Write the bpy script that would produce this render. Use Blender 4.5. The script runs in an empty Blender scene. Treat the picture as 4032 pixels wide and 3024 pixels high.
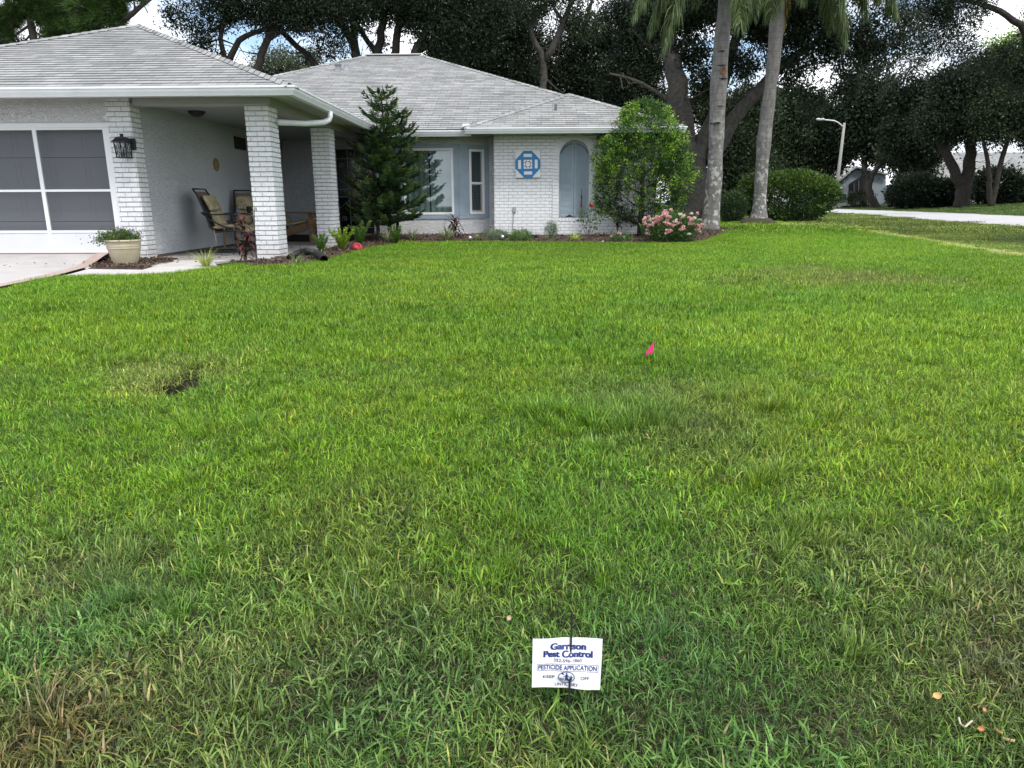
import bpy, math, random
import numpy as np
from mathutils import Vector, Matrix
random.seed(7); rng = np.random.default_rng(7)
PI = math.pi; R = math.radians
C = bpy.context.scene.collection
SC = bpy.context.scene

# ------------------------------------------------------------------ camera
FPX = 2851.0; TH = 0.2453; PS = 0.02433; RO = -0.00447; EYE = 0.80
_f = np.array([-math.sin(PS)*math.cos(TH), math.cos(PS)*math.cos(TH), -math.sin(TH)])
_r = np.array([math.cos(PS), math.sin(PS), 0.0]); _u = np.cross(_r, _f)
_r2 = math.cos(RO)*_r+math.sin(RO)*_u; _u2 = -math.sin(RO)*_r+math.cos(RO)*_u
CM = np.array([_r2, _u2, _f]); CP = np.array([0, 0, EYE])
cam = bpy.data.cameras.new('camera'); camo = bpy.data.objects.new('camera', cam); C.objects.link(camo)
camo.matrix_world = Matrix([[_r2[0], _u2[0], -_f[0], 0], [_r2[1], _u2[1], -_f[1], 0], [_r2[2], _u2[2], -_f[2], EYE], [0, 0, 0, 1]])
cam.sensor_fit = 'HORIZONTAL'; cam.sensor_width = 36.0; cam.lens = FPX/4032*36.0
cam.clip_start = 0.05; cam.clip_end = 3000
SC.camera = camo

# ------------------------------------------------------------------ sky and sun
SUN_EL, SUN_AZ = R(58), R(150)      # azimuth from +Y, clockwise
w = bpy.data.worlds.new("World"); SC.world = w; w.use_nodes = True
nt = w.node_tree; nt.nodes.clear()
out = nt.nodes.new('ShaderNodeOutputWorld'); bg = nt.nodes.new('ShaderNodeBackground')
sky = nt.nodes.new('ShaderNodeTexSky'); sky.sky_type = 'NISHITA'; sky.sun_disc = False
sky.sun_elevation = SUN_EL; sky.sun_rotation = SUN_AZ; sky.dust_density = 1.5
tc = nt.nodes.new('ShaderNodeTexCoord'); mp = nt.nodes.new('ShaderNodeMapping'); mp.inputs['Scale'].default_value = (1, 1, 2.2)
nz = nt.nodes.new('ShaderNodeTexNoise'); nz.inputs['Scale'].default_value = 3.1; nz.inputs['Detail'].default_value = 9; nz.inputs['Roughness'].default_value = .55
rp = nt.nodes.new('ShaderNodeValToRGB'); rp.color_ramp.elements[0].position = .40; rp.color_ramp.elements[1].position = .50
nz2 = nt.nodes.new('ShaderNodeTexNoise'); nz2.inputs['Scale'].default_value = 6.0; nz2.inputs['Detail'].default_value = 6
rp2 = nt.nodes.new('ShaderNodeValToRGB'); rp2.color_ramp.elements[0].color = (5.3, 5.6, 6.2, 1); rp2.color_ramp.elements[1].color = (8.5, 8.6, 8.9, 1)
rp2.color_ramp.elements[0].position = .35; rp2.color_ramp.elements[1].position = .62
mx = nt.nodes.new('ShaderNodeMix'); mx.data_type = 'RGBA'
L = nt.links.new
L(tc.outputs['Generated'], mp.inputs[0]); L(mp.outputs[0], nz.inputs[0]); L(mp.outputs[0], nz2.inputs[0])
L(nz.outputs[0], rp.inputs[0]); L(nz2.outputs[0], rp2.inputs[0]); L(rp.outputs[0], mx.inputs[0])
L(sky.outputs[0], mx.inputs[6]); L(rp2.outputs[0], mx.inputs[7]); L(mx.outputs[2], bg.inputs[0]); bg.inputs[1].default_value = .15
L(bg.outputs[0], out.inputs[0])
sd = bpy.data.lights.new('sun', 'SUN'); sd.energy = 1.7; sd.angle = R(12); sd.color = (1, .96, .9)
so = bpy.data.objects.new('sun', sd); C.objects.link(so)
so.rotation_euler = Vector((math.sin(SUN_AZ)*math.cos(SUN_EL), math.cos(SUN_AZ)*math.cos(SUN_EL), math.sin(SUN_EL))).to_track_quat('Z', 'Y').to_euler()
SC.view_settings.view_transform = 'Standard'; SC.view_settings.look = 'None'; SC.view_settings.exposure = 0.62
SC.render.resolution_x = 1024; SC.render.resolution_y = 768
SC.cycles.max_bounces = 7; SC.cycles.diffuse_bounces = 3; SC.cycles.glossy_bounces = 3; SC.cycles.transmission_bounces = 3; SC.cycles.transparent_max_bounces = 6
SC.cycles.caustics_reflective = False; SC.cycles.caustics_refractive = False

# ------------------------------------------------------------------ measuring: photo pixel -> world
def ray(x, y): return np.array([(x-2016)/FPX, -(y-1512)/FPX, 1.])@CM
def at(x, y, Y):
    d = ray(x, y); return CP+Y/d[1]*d
def ss(a, b, t):
    t = np.clip((t-a)/(b-a), 0, 1); return t*t*(3-2*t)
def dvd(x, y):
    """distance from the hole's axis, 1 at its rim"""
    ax, ay, bx, by = -1.885, 3.70, -1.87, 4.13; t = np.clip(((x-ax)*(bx-ax)+(y-ay)*(by-ay))/((bx-ax)**2+(by-ay)**2), 0, 1)
    return np.hypot(x-ax-t*(bx-ax), (y-ay-t*(by-ay))*.9)/(.155-.07*t)
def gz(x, y):
    x = np.asarray(x, float); y = np.asarray(y, float)
    z = -0.31+0.31*ss(-.5, 8.5, y)**.8+.15*ss(12.5, 20, y)
    z = z+.42*ss(.5, 12, x-(15.6+.17*y))*ss(15, 30, y)      # the far lawn rises beyond the road
    # shallow divot in the lawn
    return z-.10*ss(1.2, .6, dvd(x, y))
def gd(px, py, dz=0.0):
    d = ray(px, py); t0, t1 = .3, 400.
    for _ in range(60):
        t = (t0+t1)/2; P = CP+t*d
        if P[2] > gz(P[0], P[1])+dz: t0 = t
        else: t1 = t
    return CP+t0*d

# ------------------------------------------------------------------ materials
MATS = {}
def mat(name, col, rough=.7, var=.0, vs=8., bump=0., bs=60., metal=0., spec=.4, col2=None, detail=6):
    if name in MATS: return MATS[name]
    m = bpy.data.materials.new(name); m.use_nodes = True; n = m.node_tree; p = n.nodes['Principled BSDF']
    p.inputs['Base Color'].default_value = (*col, 1); p.inputs['Roughness'].default_value = rough; p.inputs['Metallic'].default_value = metal
    p.inputs['Specular IOR Level'].default_value = spec
    g = n.nodes.new('ShaderNodeNewGeometry')
    if var > 0 or col2:
        t = n.nodes.new('ShaderNodeTexNoise'); t.inputs['Scale'].default_value = vs; t.inputs['Detail'].default_value = detail; n.links.new(g.outputs['Position'], t.inputs[0])
        r = n.nodes.new('ShaderNodeValToRGB'); r.color_ramp.elements[0].position = .3; r.color_ramp.elements[1].position = .7
        c2 = col2 if col2 else tuple(min(1, c*(1+var)) for c in col); c1 = col if col2 else tuple(c*(1-var) for c in col)
        r.color_ramp.elements[0].color = (*c1, 1); r.color_ramp.elements[1].color = (*c2, 1)
        n.links.new(t.outputs[0], r.inputs[0]); n.links.new(r.outputs[0], p.inputs['Base Color'])
    if bump > 0:
        t = n.nodes.new('ShaderNodeTexNoise'); t.inputs['Scale'].default_value = bs; t.inputs['Detail'].default_value = 5; n.links.new(g.outputs['Position'], t.inputs[0])
        b = n.nodes.new('ShaderNodeBump'); b.inputs['Strength'].default_value = bump; b.inputs['Distance'].default_value = .01
        n.links.new(t.outputs[0], b.inputs['Height']); n.links.new(b.outputs[0], p.inputs['Normal'])
    MATS[name] = m; return m

def leafmat(name, dark, light, trans=.3, rough=.45, vs=3., bright=None, spec=.35):
    """leaf colour from a per-leaf tint and a world noise; part of the light passes through"""
    if name in MATS: return MATS[name]
    m = bpy.data.materials.new(name); m.use_nodes = True; n = m.node_tree; p = n.nodes['Principled BSDF']; o = n.nodes['Material Output']
    a = n.nodes.new('ShaderNodeAttribute'); a.attribute_name = 'tint'
    g = n.nodes.new('ShaderNodeNewGeometry'); t = n.nodes.new('ShaderNodeTexNoise'); t.inputs['Scale'].default_value = vs
    n.links.new(g.outputs['Position'], t.inputs[0])
    ad = n.nodes.new('ShaderNodeMath'); ad.operation = 'MULTIPLY_ADD'; n.links.new(t.outputs[0], ad.inputs[0]); ad.inputs[1].default_value = .45; n.links.new(a.outputs['Fac'], ad.inputs[2])
    r = n.nodes.new('ShaderNodeValToRGB'); r.color_ramp.elements[0].position = .25; r.color_ramp.elements[0].color = (*dark, 1)
    r.color_ramp.elements[1].position = 1.0; r.color_ramp.elements[1].color = (*light, 1)
    if bright: r.color_ramp.elements[1].position = .72; e = r.color_ramp.elements.new(1.); e.color = (*bright, 1)
    n.links.new(ad.outputs[0], r.inputs[0]); n.links.new(r.outputs[0], p.inputs['Base Color'])
    p.inputs['Roughness'].default_value = rough; p.inputs['Specular IOR Level'].default_value = spec
    tr = n.nodes.new('ShaderNodeBsdfTranslucent'); n.links.new(r.outputs[0], tr.inputs[0])
    ms = n.nodes.new('ShaderNodeMixShader'); ms.inputs[0].default_value = trans
    n.links.new(p.outputs[0], ms.inputs[1]); n.links.new(tr.outputs[0], ms.inputs[2]); n.links.new(ms.outputs[0], o.inputs[0])
    MATS[name] = m; return m

def brickmat():
    m = bpy.data.materials.new('white_painted_brick'); m.use_nodes = True; n = m.node_tree; p = n.nodes['Principled BSDF']; l = n.links.new
    g = n.nodes.new('ShaderNodeNewGeometry'); s = n.nodes.new('ShaderNodeSeparateXYZ'); l(g.outputs['Position'], s.inputs[0])
    ad = n.nodes.new('ShaderNodeMath'); l(s.outputs[0], ad.inputs[0]); l(s.outputs[1], ad.inputs[1])
    cb = n.nodes.new('ShaderNodeCombineXYZ'); l(ad.outputs[0], cb.inputs[0]); l(s.outputs[2], cb.inputs[1])
    b = n.nodes.new('ShaderNodeTexBrick'); l(cb.outputs[0], b.inputs['Vector'])
    for k, v in (('Scale', 1.), ('Mortar Size', .005), ('Mortar Smooth', .35), ('Brick Width', .203), ('Row Height', .0692), ('Bias', -.2)): b.inputs[k].default_value = v
    b.inputs['Color1'].default_value = (.80, .815, .83, 1); b.inputs['Color2'].default_value = (.74, .755, .77, 1); b.inputs['Mortar'].default_value = (.47, .48, .49, 1)
    t = n.nodes.new('ShaderNodeTexNoise'); t.inputs['Scale'].default_value = 26; t.inputs['Detail'].default_value = 7; t.inputs['Distortion'].default_value = 1.2; l(g.outputs['Position'], t.inputs[0])
    r = n.nodes.new('ShaderNodeValToRGB'); r.color_ramp.elements[0].position = .44; r.color_ramp.elements[1].position = .5
    r.color_ramp.elements[0].color = (.82, .82, .82, 1); r.color_ramp.elements[1].color = (1, 1, 1, 1); l(t.outputs[0], r.inputs[0])
    mu = n.nodes.new('ShaderNodeMix'); mu.data_type = 'RGBA'; mu.blend_type = 'MULTIPLY'; mu.inputs[0].default_value = .55; l(b.outputs['Color'], mu.inputs[6]); l(r.outputs[0], mu.inputs[7])
    # dirt splashed up from the bed
    dz = n.nodes.new('ShaderNodeMapRange'); dz.inputs['From Min'].default_value = .05; dz.inputs['From Max'].default_value = .30; dz.inputs['To Min'].default_value = .55; dz.inputs['To Max'].default_value = 0; l(s.outputs[2], dz.inputs[0])
    t2 = n.nodes.new('ShaderNodeTexNoise'); t2.inputs['Scale'].default_value = 5; l(g.outputs['Position'], t2.inputs[0])
    mm = n.nodes.new('ShaderNodeMath'); mm.operation = 'MULTIPLY'; l(dz.outputs[0], mm.inputs[0]); l(t2.outputs[0], mm.inputs[1])
    m2 = n.nodes.new('ShaderNodeMix'); m2.data_type = 'RGBA'; l(mm.outputs[0], m2.inputs[0]); l(mu.outputs[2], m2.inputs[6]); m2.inputs[7].default_value = (.36, .29, .23, 1)
    l(m2.outputs[2], p.inputs['Base Color']); p.inputs['Roughness'].default_value = .62
    iv = n.nodes.new('ShaderNodeMath'); iv.operation = 'MULTIPLY_ADD'; iv.inputs[1].default_value = -1; iv.inputs[2].default_value = 1; l(b.outputs['Fac'], iv.inputs[0])
    hh = n.nodes.new('ShaderNodeMath'); hh.operation = 'MULTIPLY_ADD'; l(t.outputs[0], hh.inputs[0]); hh.inputs[1].default_value = .45; l(iv.outputs[0], hh.inputs[2])
    bp = n.nodes.new('ShaderNodeBump'); bp.inputs['Strength'].default_value = 1; bp.inputs['Distance'].default_value = .009; l(hh.outputs[0], bp.inputs['Height']); l(bp.outputs[0], p.inputs['Normal'])
    return m
M_BRICK = brickmat()

def stuccomat(name, col, dist=.012, sc=9.):
    m = bpy.data.materials.new(name); m.use_nodes = True; n = m.node_tree; p = n.nodes['Principled BSDF']; l = n.links.new
    g = n.nodes.new('ShaderNodeNewGeometry'); t = n.nodes.new('ShaderNodeTexNoise'); t.inputs['Scale'].default_value = sc; t.inputs['Detail'].default_value = 8; t.inputs['Roughness'].default_value = .62; t.inputs['Distortion'].default_value = 2.2
    mp = n.nodes.new('ShaderNodeMapping'); mp.inputs['Scale'].default_value = (1, 1, 1.7); mp.inputs['Rotation'].default_value = (.3, .5, .2); l(g.outputs['Position'], mp.inputs[0]); l(mp.outputs[0], t.inputs[0])
    r = n.nodes.new('ShaderNodeValToRGB'); r.color_ramp.elements[0].position = .42; r.color_ramp.elements[1].position = .56; l(t.outputs[0], r.inputs[0])
    b = n.nodes.new('ShaderNodeBump'); b.inputs['Strength'].default_value = .9; b.inputs['Distance'].default_value = dist; l(r.outputs[0], b.inputs['Height']); l(b.outputs[0], p.inputs['Normal'])
    v = n.nodes.new('ShaderNodeTexNoise'); v.inputs['Scale'].default_value = 1.6; v.inputs['Detail'].default_value = 5; l(g.outputs['Position'], v.inputs[0])
    c = n.nodes.new('ShaderNodeMix'); c.data_type = 'RGBA'; l(v.outputs[0], c.inputs[0]); c.inputs[6].default_value = (*[x*.93 for x in col], 1); c.inputs[7].default_value = (*[min(1, x*1.05) for x in col], 1)
    l(c.outputs[2], p.inputs['Base Color']); p.inputs['Roughness'].default_value = .8
    return m
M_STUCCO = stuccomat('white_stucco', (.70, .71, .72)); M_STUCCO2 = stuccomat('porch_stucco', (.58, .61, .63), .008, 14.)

def shinglemat():
    m = bpy.data.materials.new('grey_asphalt_shingle'); m.use_nodes = True; n = m.node_tree; p = n.nodes['Principled BSDF']; l = n.links.new
    u = n.nodes.new('ShaderNodeUVMap'); u.uv_map = 'UVMap'
    b = n.nodes.new('ShaderNodeTexBrick'); l(u.outputs[0], b.inputs['Vector'])
    for k, v in (('Scale', 1.), ('Mortar Size', .004), ('Mortar Smooth', .1), ('Brick Width', .26), ('Row Height', .14), ('Bias', -.1)): b.inputs[k].default_value = v
    b.offset = .37; b.offset_frequency = 3; b.squash = 1.0
    b.inputs['Color1'].default_value = (.27, .275, .27, 1); b.inputs['Color2'].default_value = (.41, .415, .405, 1); b.inputs['Mortar'].default_value = (.10, .10, .105, 1)
    g = n.nodes.new('ShaderNodeNewGeometry'); t = n.nodes.new('ShaderNodeTexNoise'); t.inputs['Scale'].default_value = 120; t.inputs['Detail'].default_value = 4; l(g.outputs['Position'], t.inputs[0])
    r = n.nodes.new('ShaderNodeValToRGB'); r.color_ramp.elements[0].color = (.6, .6, .6, 1); r.color_ramp.elements[0].position = .3; r.color_ramp.elements[1].color = (1.25, 1.25, 1.25, 1); r.color_ramp.elements[1].position = .7; l(t.outputs[0], r.inputs[0])
    t2 = n.nodes.new('ShaderNodeTexNoise'); t2.inputs['Scale'].default_value = 1.1; t2.inputs['Detail'].default_value = 6; l(g.outputs['Position'], t2.inputs[0])
    r2 = n.nodes.new('ShaderNodeValToRGB'); r2.color_ramp.elements[0].color = (.84, .85, .84, 1); r2.color_ramp.elements[0].position = .35; r2.color_ramp.elements[1].position = .6; r2.color_ramp.elements[1].color = (1.06, 1.05, 1.05, 1); l(t2.outputs[0], r2.inputs[0])
    mu = n.nodes.new('ShaderNodeMix'); mu.data_type = 'RGBA'; mu.blend_type = 'MULTIPLY'; mu.inputs[0].default_value = 1; l(b.outputs[0], mu.inputs[6]); l(r.outputs[0], mu.inputs[7])
    m2 = n.nodes.new('ShaderNodeMix'); m2.data_type = 'RGBA'; m2.blend_type = 'MULTIPLY'; m2.inputs[0].default_value = 1; l(mu.outputs[2], m2.inputs[6]); l(r2.outputs[0], m2.inputs[7])
    l(m2.outputs[2], p.inputs['Base Color']); p.inputs['Roughness'].default_value = .9
    return m
M_SHINGLE = shinglemat(); M_BUTT = mat('shingle_butt_edge', (.045, .045, .05), .95)
M_TRIM = mat('white_gutter_metal', (.78, .80, .82), .4, .05, 6)
M_SOFFIT = mat('grey_painted_soffit', (.42, .43, .42), .7, .04, 3)
M_BLUE = mat('dusty_blue_trim', (.30, .37, .43), .6, .07, 5, .1, 50)
M_FRAME = mat('white_vinyl_frame', (.80, .82, .83), .4)
M_DARK = mat('black_metal', (.012, .013, .015), .45)
M_IRON = mat('dark_green_black_metal', (.018, .024, .026), .4)
M_WOOD = mat('weathered_wood', (.17, .12, .075), .8, .3, 14, .3, 60)
M_BARK = mat('oak_bark', (.018, .016, .013), .95, 0, 9, 1., 24, col2=(.05, .044, .037))
M_BARKL = mat('grey_oak_bark', (.035, .032, .028), .95, 0, 9, 1., 24, col2=(.085, .078, .068))
M_CONC = mat('pale_concrete', (.50, .475, .455), .9, 0, 3.5, .35, 140, col2=(.60, .57, .55))
M_PINK = mat('pink_stained_concrete', (.46, .35, .30), .9, .12, 7, .3, 140)

# ------------------------------------------------------------------ mesh building
def tag(o, label=None, cat=None, group=None, kind=None):
    if label: o['label'] = label
    if cat: o['category'] = cat
    if group: o['group'] = group
    if kind: o['kind'] = kind
    return o
def empty(name, loc, label=None, cat=None, group=None):
    o = bpy.data.objects.new(name, None); C.objects.link(o); o.location = [float(v) for v in loc]; o.empty_display_size = .2
    o['_l'] = 0; del o['_l']; bpy.context.view_layer.update() if False else None
    ORI[o.name] = np.array(loc, float); return tag(o, label, cat, group)
ORI = {}
class MB:
    def __init__(s): s.v = []; s.f = []; s.mi = []; s.uv = []; s.n = 0
    def add(s, vs, fs, mi=0, uv=None):
        b = s.n; s.v.extend([tuple(map(float, p)) for p in vs]); s.n += len(vs)
        for k, f in enumerate(fs): s.f.append([b+i for i in f]); s.mi.append(mi); s.uv.append(uv[k] if uv else None)
        return s
    def box(s, x0, x1, y0, y1, z0, z1, mi=0, bev=0):
        if bev > 0:
            b = bev; vs = []; 
            import itertools
            # chamfered box through convex layers
            for z, i in ((z0, b), (z0+b, 0), (z1-b, 0), (z1, b)):
                X0, X1, Y0, Y1 = x0+i, x1-i, y0+i, y1-i
                if i: vs += [(X0, Y0, z), (X1, Y0, z), (X1, Y1, z), (X0, Y1, z)]
                else: vs += [(x0+b, y0, z), (x1-b, y0, z), (x1, y0+b, z), (x1, y1-b, z), (x1-b, y1, z), (x0+b, y1, z), (x0, y1-b, z), (x0, y0+b, z)]
            fs = [[3, 2, 1, 0], [20, 21, 22, 23]]
            for k in range(8): fs.append([4+k, 4+(k+1) % 8, 12+(k+1) % 8, 12+k])
            for k in range(4):
                fs.append([k, (k+1) % 4, 4+(2*k+1) % 8, 4+2*k]); fs.append([(k+1) % 4, 4+(2*k+2) % 8, 4+(2*k+1) % 8])
                fs.append([12+2*k, 12+(2*k+1) % 8, 20+(k+1) % 4, 20+k]); fs.append([12+(2*k+1) % 8, 12+(2*k+2) % 8, 20+(k+1) % 4])
            return s.add(vs, fs, mi)
        vs = [(x0, y0, z0), (x1, y0, z0), (x1, y1, z0), (x0, y1, z0), (x0, y0, z1), (x1, y0, z1), (x1, y1, z1), (x0, y1, z1)]
        return s.add(vs, [[3, 2, 1, 0], [4, 5, 6, 7], [0, 1, 5, 4], [1, 2, 6, 5], [2, 3, 7, 6], [3, 0, 4, 7]], mi)
    def beam(s, a, b, w, h, up=(0, 0, 1), mi=0):
        a = np.array(a, float); b = np.array(b, float); d = b-a; d /= np.linalg.norm(d); up = np.array(up, float)
        if abs(d@up) > .98: up = np.array([1., 0, 0])
        r = np.cross(d, up); r /= np.linalg.norm(r); u = np.cross(r, d); r = r*w/2; u = u*h/2
        vs = [a-r-u, a+r-u, a+r+u, a-r+u, b-r-u, b+r-u, b+r+u, b-r+u]
        return s.add(vs, [[3, 2, 1, 0], [4, 5, 6, 7], [0, 1, 5, 4], [1, 2, 6, 5], [2, 3, 7, 6], [3, 0, 4, 7]], mi)
    def tube(s, pts, rad, n=8, mi=0, cap=True, jit=0.):
        pts = np.array(pts, float); m = len(pts)
        rad = np.full(m, rad, float) if np.isscalar(rad) else np.array(rad, float)
        t = np.gradient(pts, axis=0); t /= np.linalg.norm(t, axis=1)[:, None]+1e-12
        ref = np.array([0, 0, 1.]) if abs(t[0][2]) < .9 else np.array([1., 0, 0])
        vs = []
        a = np.linspace(0, 2*PI, n, endpoint=False)
        for i in range(m):
            r = np.cross(t[i], ref); r /= np.linalg.norm(r)+1e-12; u = np.cross(r, t[i]); ref = u
            rr = rad[i]*(1+(rng.uniform(-jit, jit, n) if jit else 0))
            vs.extend(list(pts[i]+np.outer(np.cos(a)*rr, r)+np.outer(np.sin(a)*rr, u)))
        fs = [[i*n+k, i*n+(k+1) % n, (i+1)*n+(k+1) % n, (i+1)*n+k] for i in range(m-1) for k in range(n)]
        if cap: fs += [list(range(n))[::-1], [(m-1)*n+k for k in range(n)]]
        return s.add(vs, fs, mi)
    def lathe(s, prof, c=(0, 0, 0), n=24, mi=0, sx=1., sy=1.):
        vs = []; m = len(prof)
        for r, z in prof:
            for k in range(n):
                a = 2*PI*k/n; vs.append((c[0]+r*math.cos(a)*sx, c[1]+r*math.sin(a)*sy, c[2]+z))
        fs = [[i*n+k, i*n+(k+1) % n, (i+1)*n+(k+1) % n, (i+1)*n+k] for i in range(m-1) for k in range(n)]
        if prof[0][0] > 1e-4: fs.append(list(range(n))[::-1])
        if prof[-1][0] > 1e-4: fs.append([(m-1)*n+k for k in range(n)])
        return s.add(vs, fs, mi)
    def poly(s, pts, mi=0): return s.add(pts, [list(range(len(pts)))], mi)
    def prism(s, pts, off, mi=0):
        """polygon pts extruded by vector off"""
        n = len(pts); q = [np.array(p, float)+np.array(off, float) for p in pts]
        fs = [list(range(n))[::-1], [n+k for k in range(n)]]+[[k, (k+1) % n, n+(k+1) % n, n+k] for k in range(n)]
        return s.add(list(pts)+q, fs, mi)
    def xf(s, M):
        """apply 4x4 to everything so far"""
        A = np.array(M); V = np.array(s.v); V = V@A[:3, :3].T+A[:3, 3]; s.v = [tuple(p) for p in V]; return s
    def build(s, name, mats, parent=None, smooth=False):
        me = bpy.data.meshes.new(name); V = s.v
        if parent is not None: o0 = ORI[parent.name]; V = [(a-o0[0], b-o0[1], c-o0[2]) for a, b, c in V]
        me.from_pydata(V, [], s.f)
        if not isinstance(mats, (list, tuple)): mats = [mats]
        for m in mats: me.materials.append(m)
        if len(mats) > 1: me.polygons.foreach_set('material_index', s.mi)
        if any(u is not None for u in s.uv):
            ul = me.uv_layers.new(name='UVMap'); k = 0; flat = []
            for f, u in zip(s.f, s.uv): flat += [c for p in (u if u is not None else [(0, 0)]*len(f)) for c in p]
            ul.data.foreach_set('uv', flat)
        if smooth: me.polygons.foreach_set('use_smooth', [True]*len(me.polygons))
        me.update()
        o = bpy.data.objects.new(name, me); C.objects.link(o)
        if parent is not None: o.parent = parent; ORI[o.name] = ORI[parent.name]
        else: ORI[o.name] = np.zeros(3)
        return o
def rotz(a, loc=(0, 0, 0)): return Matrix.Translation(loc)@Matrix.Rotation(a, 4, 'Z')

def quadmesh(name, V, tint, mats, parent=None, nper=4, mi=None):
    """V: (N, 4, 3) quads; tint: per-face float"""
    N = len(V); V = np.ascontiguousarray(V, dtype=np.float32)
    if parent is not None: V = V-ORI[parent.name].astype(np.float32)
    me = bpy.data.meshes.new(name); me.vertices.add(N*4); me.vertices.foreach_set('co', V.reshape(-1))
    me.loops.add(N*4); me.loops.foreach_set('vertex_index', np.arange(N*4, dtype=np.int32))
    me.polygons.add(N); me.polygons.foreach_set('loop_start', np.arange(0, N*4, 4, dtype=np.int32)); me.polygons.foreach_set('loop_total', np.full(N, 4, np.int32))
    a = me.attributes.new('tint', 'FLOAT', 'FACE'); a.data.foreach_set('value', np.asarray(tint, np.float32))
    if not isinstance(mats, (list, tuple)): mats = [mats]
    for m in mats: me.materials.append(m)
    if mi is not None: me.polygons.foreach_set('material_index', np.asarray(mi, np.int32))
    me.update(calc_edges=True)
    o = bpy.data.objects.new(name, me); C.objects.link(o)
    if parent is not None: o.parent = parent; ORI[o.name] = ORI[parent.name]
    return o
def unit(v): return v/(np.linalg.norm(v, axis=-1, keepdims=True)+1e-9)
def leaves(cent, size, aspect=.45, up=.0, dirs=None):
    """rhombic leaves at cent; dirs: preferred growing direction"""
    N = len(cent); d = rng.normal(size=(N, 3))
    if dirs is not None: d = d*.55+dirs
    d = unit(d); s = rng.normal(size=(N, 3)); s[:, 2] *= (1-up); s = unit(s-(s*d).sum(1, keepdims=True)*d)
    L_ = (size*rng.uniform(.6, 1.3, N))[:, None]
    a = cent; b = cent+d*L_*.45+s*L_*aspect*.5; c = cent+d*L_; e = cent+d*L_*.45-s*L_*aspect*.5
    return np.stack([a, b, c, e], 1)
def blobpts(c, r, n, per, cs, shell=.5):
    """n clumps of 'per' points inside ellipsoid (c, r); cs clump radius"""
    d = unit(rng.normal(size=(n, 3))); rad = rng.uniform(shell**3, 1, n)**(1/3)
    cc = np.array(c)+d*rad[:, None]*np.array(r)
    off = rng.normal(size=(n, per, 3))*cs*.55*rng.uniform(.5, 1.3, (n, 1, 1))
    P = (cc[:, None, :]+off).reshape(-1, 3); D = np.repeat(d, per, 0); T = np.repeat(rng.uniform(0, .5, n), per)+rng.uniform(0, .4, n*per)
    return P, D, T

# ================================================================== THE SETTING
# lawn base: a height-field out to the horizon
def lawn_sheet():
    xs = np.unique(np.concatenate([np.linspace(-2.3, -1.3, 60), np.linspace(-7, 9, 129), np.linspace(-60, -7, 40), np.linspace(9, 90, 60), [-900, -300, -120, 160, 400, 900]]))
    ys = np.unique(np.concatenate([np.linspace(3.4, 4.4, 60), np.linspace(-1, 18, 153), np.linspace(18, 100, 60), np.linspace(-12, -1, 12), [-200, -50, 140, 300, 900]]))
    X, Y = np.meshgrid(xs, ys); Z = gz(X, Y)-.012; nx, ny = len(xs), len(ys)
    # sink under paving and beds
    V = np.stack([X, Y, Z], -1).reshape(-1, 3)
    m = MB(); idx = np.arange(nx*ny).reshape(ny, nx)
    m.v = [tuple(p) for p in V]; m.n = len(V)
    F = np.stack([idx[:-1, :-1], idx[:-1, 1:], idx[1:, 1:], idx[1:, :-1]], -1).reshape(-1, 4)
    m.f = F.tolist(); m.mi = [0]*len(m.f); m.uv = [None]*len(m.f)
    mm = mat('lawn_soil', (.016, .016, .007), 1., 0, 3.0, .6, 80, col2=(.034, .038, .014), detail=10)
    o = m.build('lawn', mm, None, True); tag(o, kind='structure'); return o
lawn_sheet()

def sheet(name, pts, m, kind='structure', parent=None, thick=.1):
    """flat-ish polygon with a skirt; pts are (x, y, z) tops, counter-clockwise"""
    b = MB(); n = len(pts); lo = [(p[0], p[1], p[2]-thick) for p in pts]
    b.add(list(pts)+lo, [list(range(n))]+[[k, n+k, n+(k+1) % n, (k+1) % n] for k in range(n)])
    o = b.build(name, m, parent)
    if not parent: tag(o, kind=kind)
    return o
def gp(px, py, dz=0.): p = gd(px, py, dz); return (p[0], p[1], p[2])

# outline of the lawn's far edge, read from the photo and dropped on the ground
EDGE = [(0, 1143), (87, 1111), (145, 1101), (208, 1092), (318, 1086), (492, 1085), (637, 1081), (700, 1071), (836, 1052), (998, 1050), (1147, 1044), (1277, 1026), (1396, 989), (1471, 971), (1595, 956), (1794, 951), (1900, 952), (2200, 955), (2500, 958), (2662, 958), (2770, 948), (2835, 922)]
EW = np.array([gd(x, y) for x, y in EDGE])
# mulch bed: from the walk round to the palm
bed = [tuple(p+np.array([0, 0, .012])) for p in EW[9:]]
bed = [(bed[0][0], bed[0][1], .012)]+bed[1:]
bedpoly = bed+[(5.7, 19.2, .15), (3.6, 19.0, .14), (3.2, 17.4, .09), (-1.0, 17.4, .075), (-3.61, 17.4, .06), (-3.61, 14.2, .032), (-3.63, 11.4, .016), (-3.75, 10.7, .014), (-4.3, 10.3, .012)]
mulch = mat('brown_mulch', (.045, .03, .022), 1., 0, 30, 1., 45, col2=(.11, .078, .058), detail=10)
def bed_mesh():
    # triangulated by ear through Blender's ngon; lifted to follow the ground
    b = MB(); b.poly([(p[0], p[1], p[2]) for p in bedpoly]); o = b.build('mulch_bed', mulch)
    import bmesh
    bm = bmesh.new(); bm.from_mesh(o.data); bmesh.ops.triangulate(bm, faces=bm.faces[:]); bmesh.ops.subdivide_edges(bm, edges=bm.edges[:], cuts=5, use_grid_fill=True)
    for v in bm.verts: v.co.z = float(gz(v.co.x, v.co.y))+.016+random.uniform(-.006, .010)
    bm.to_mesh(o.data); bm.free(); tag(o, kind='structure')
bed_mesh()
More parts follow.
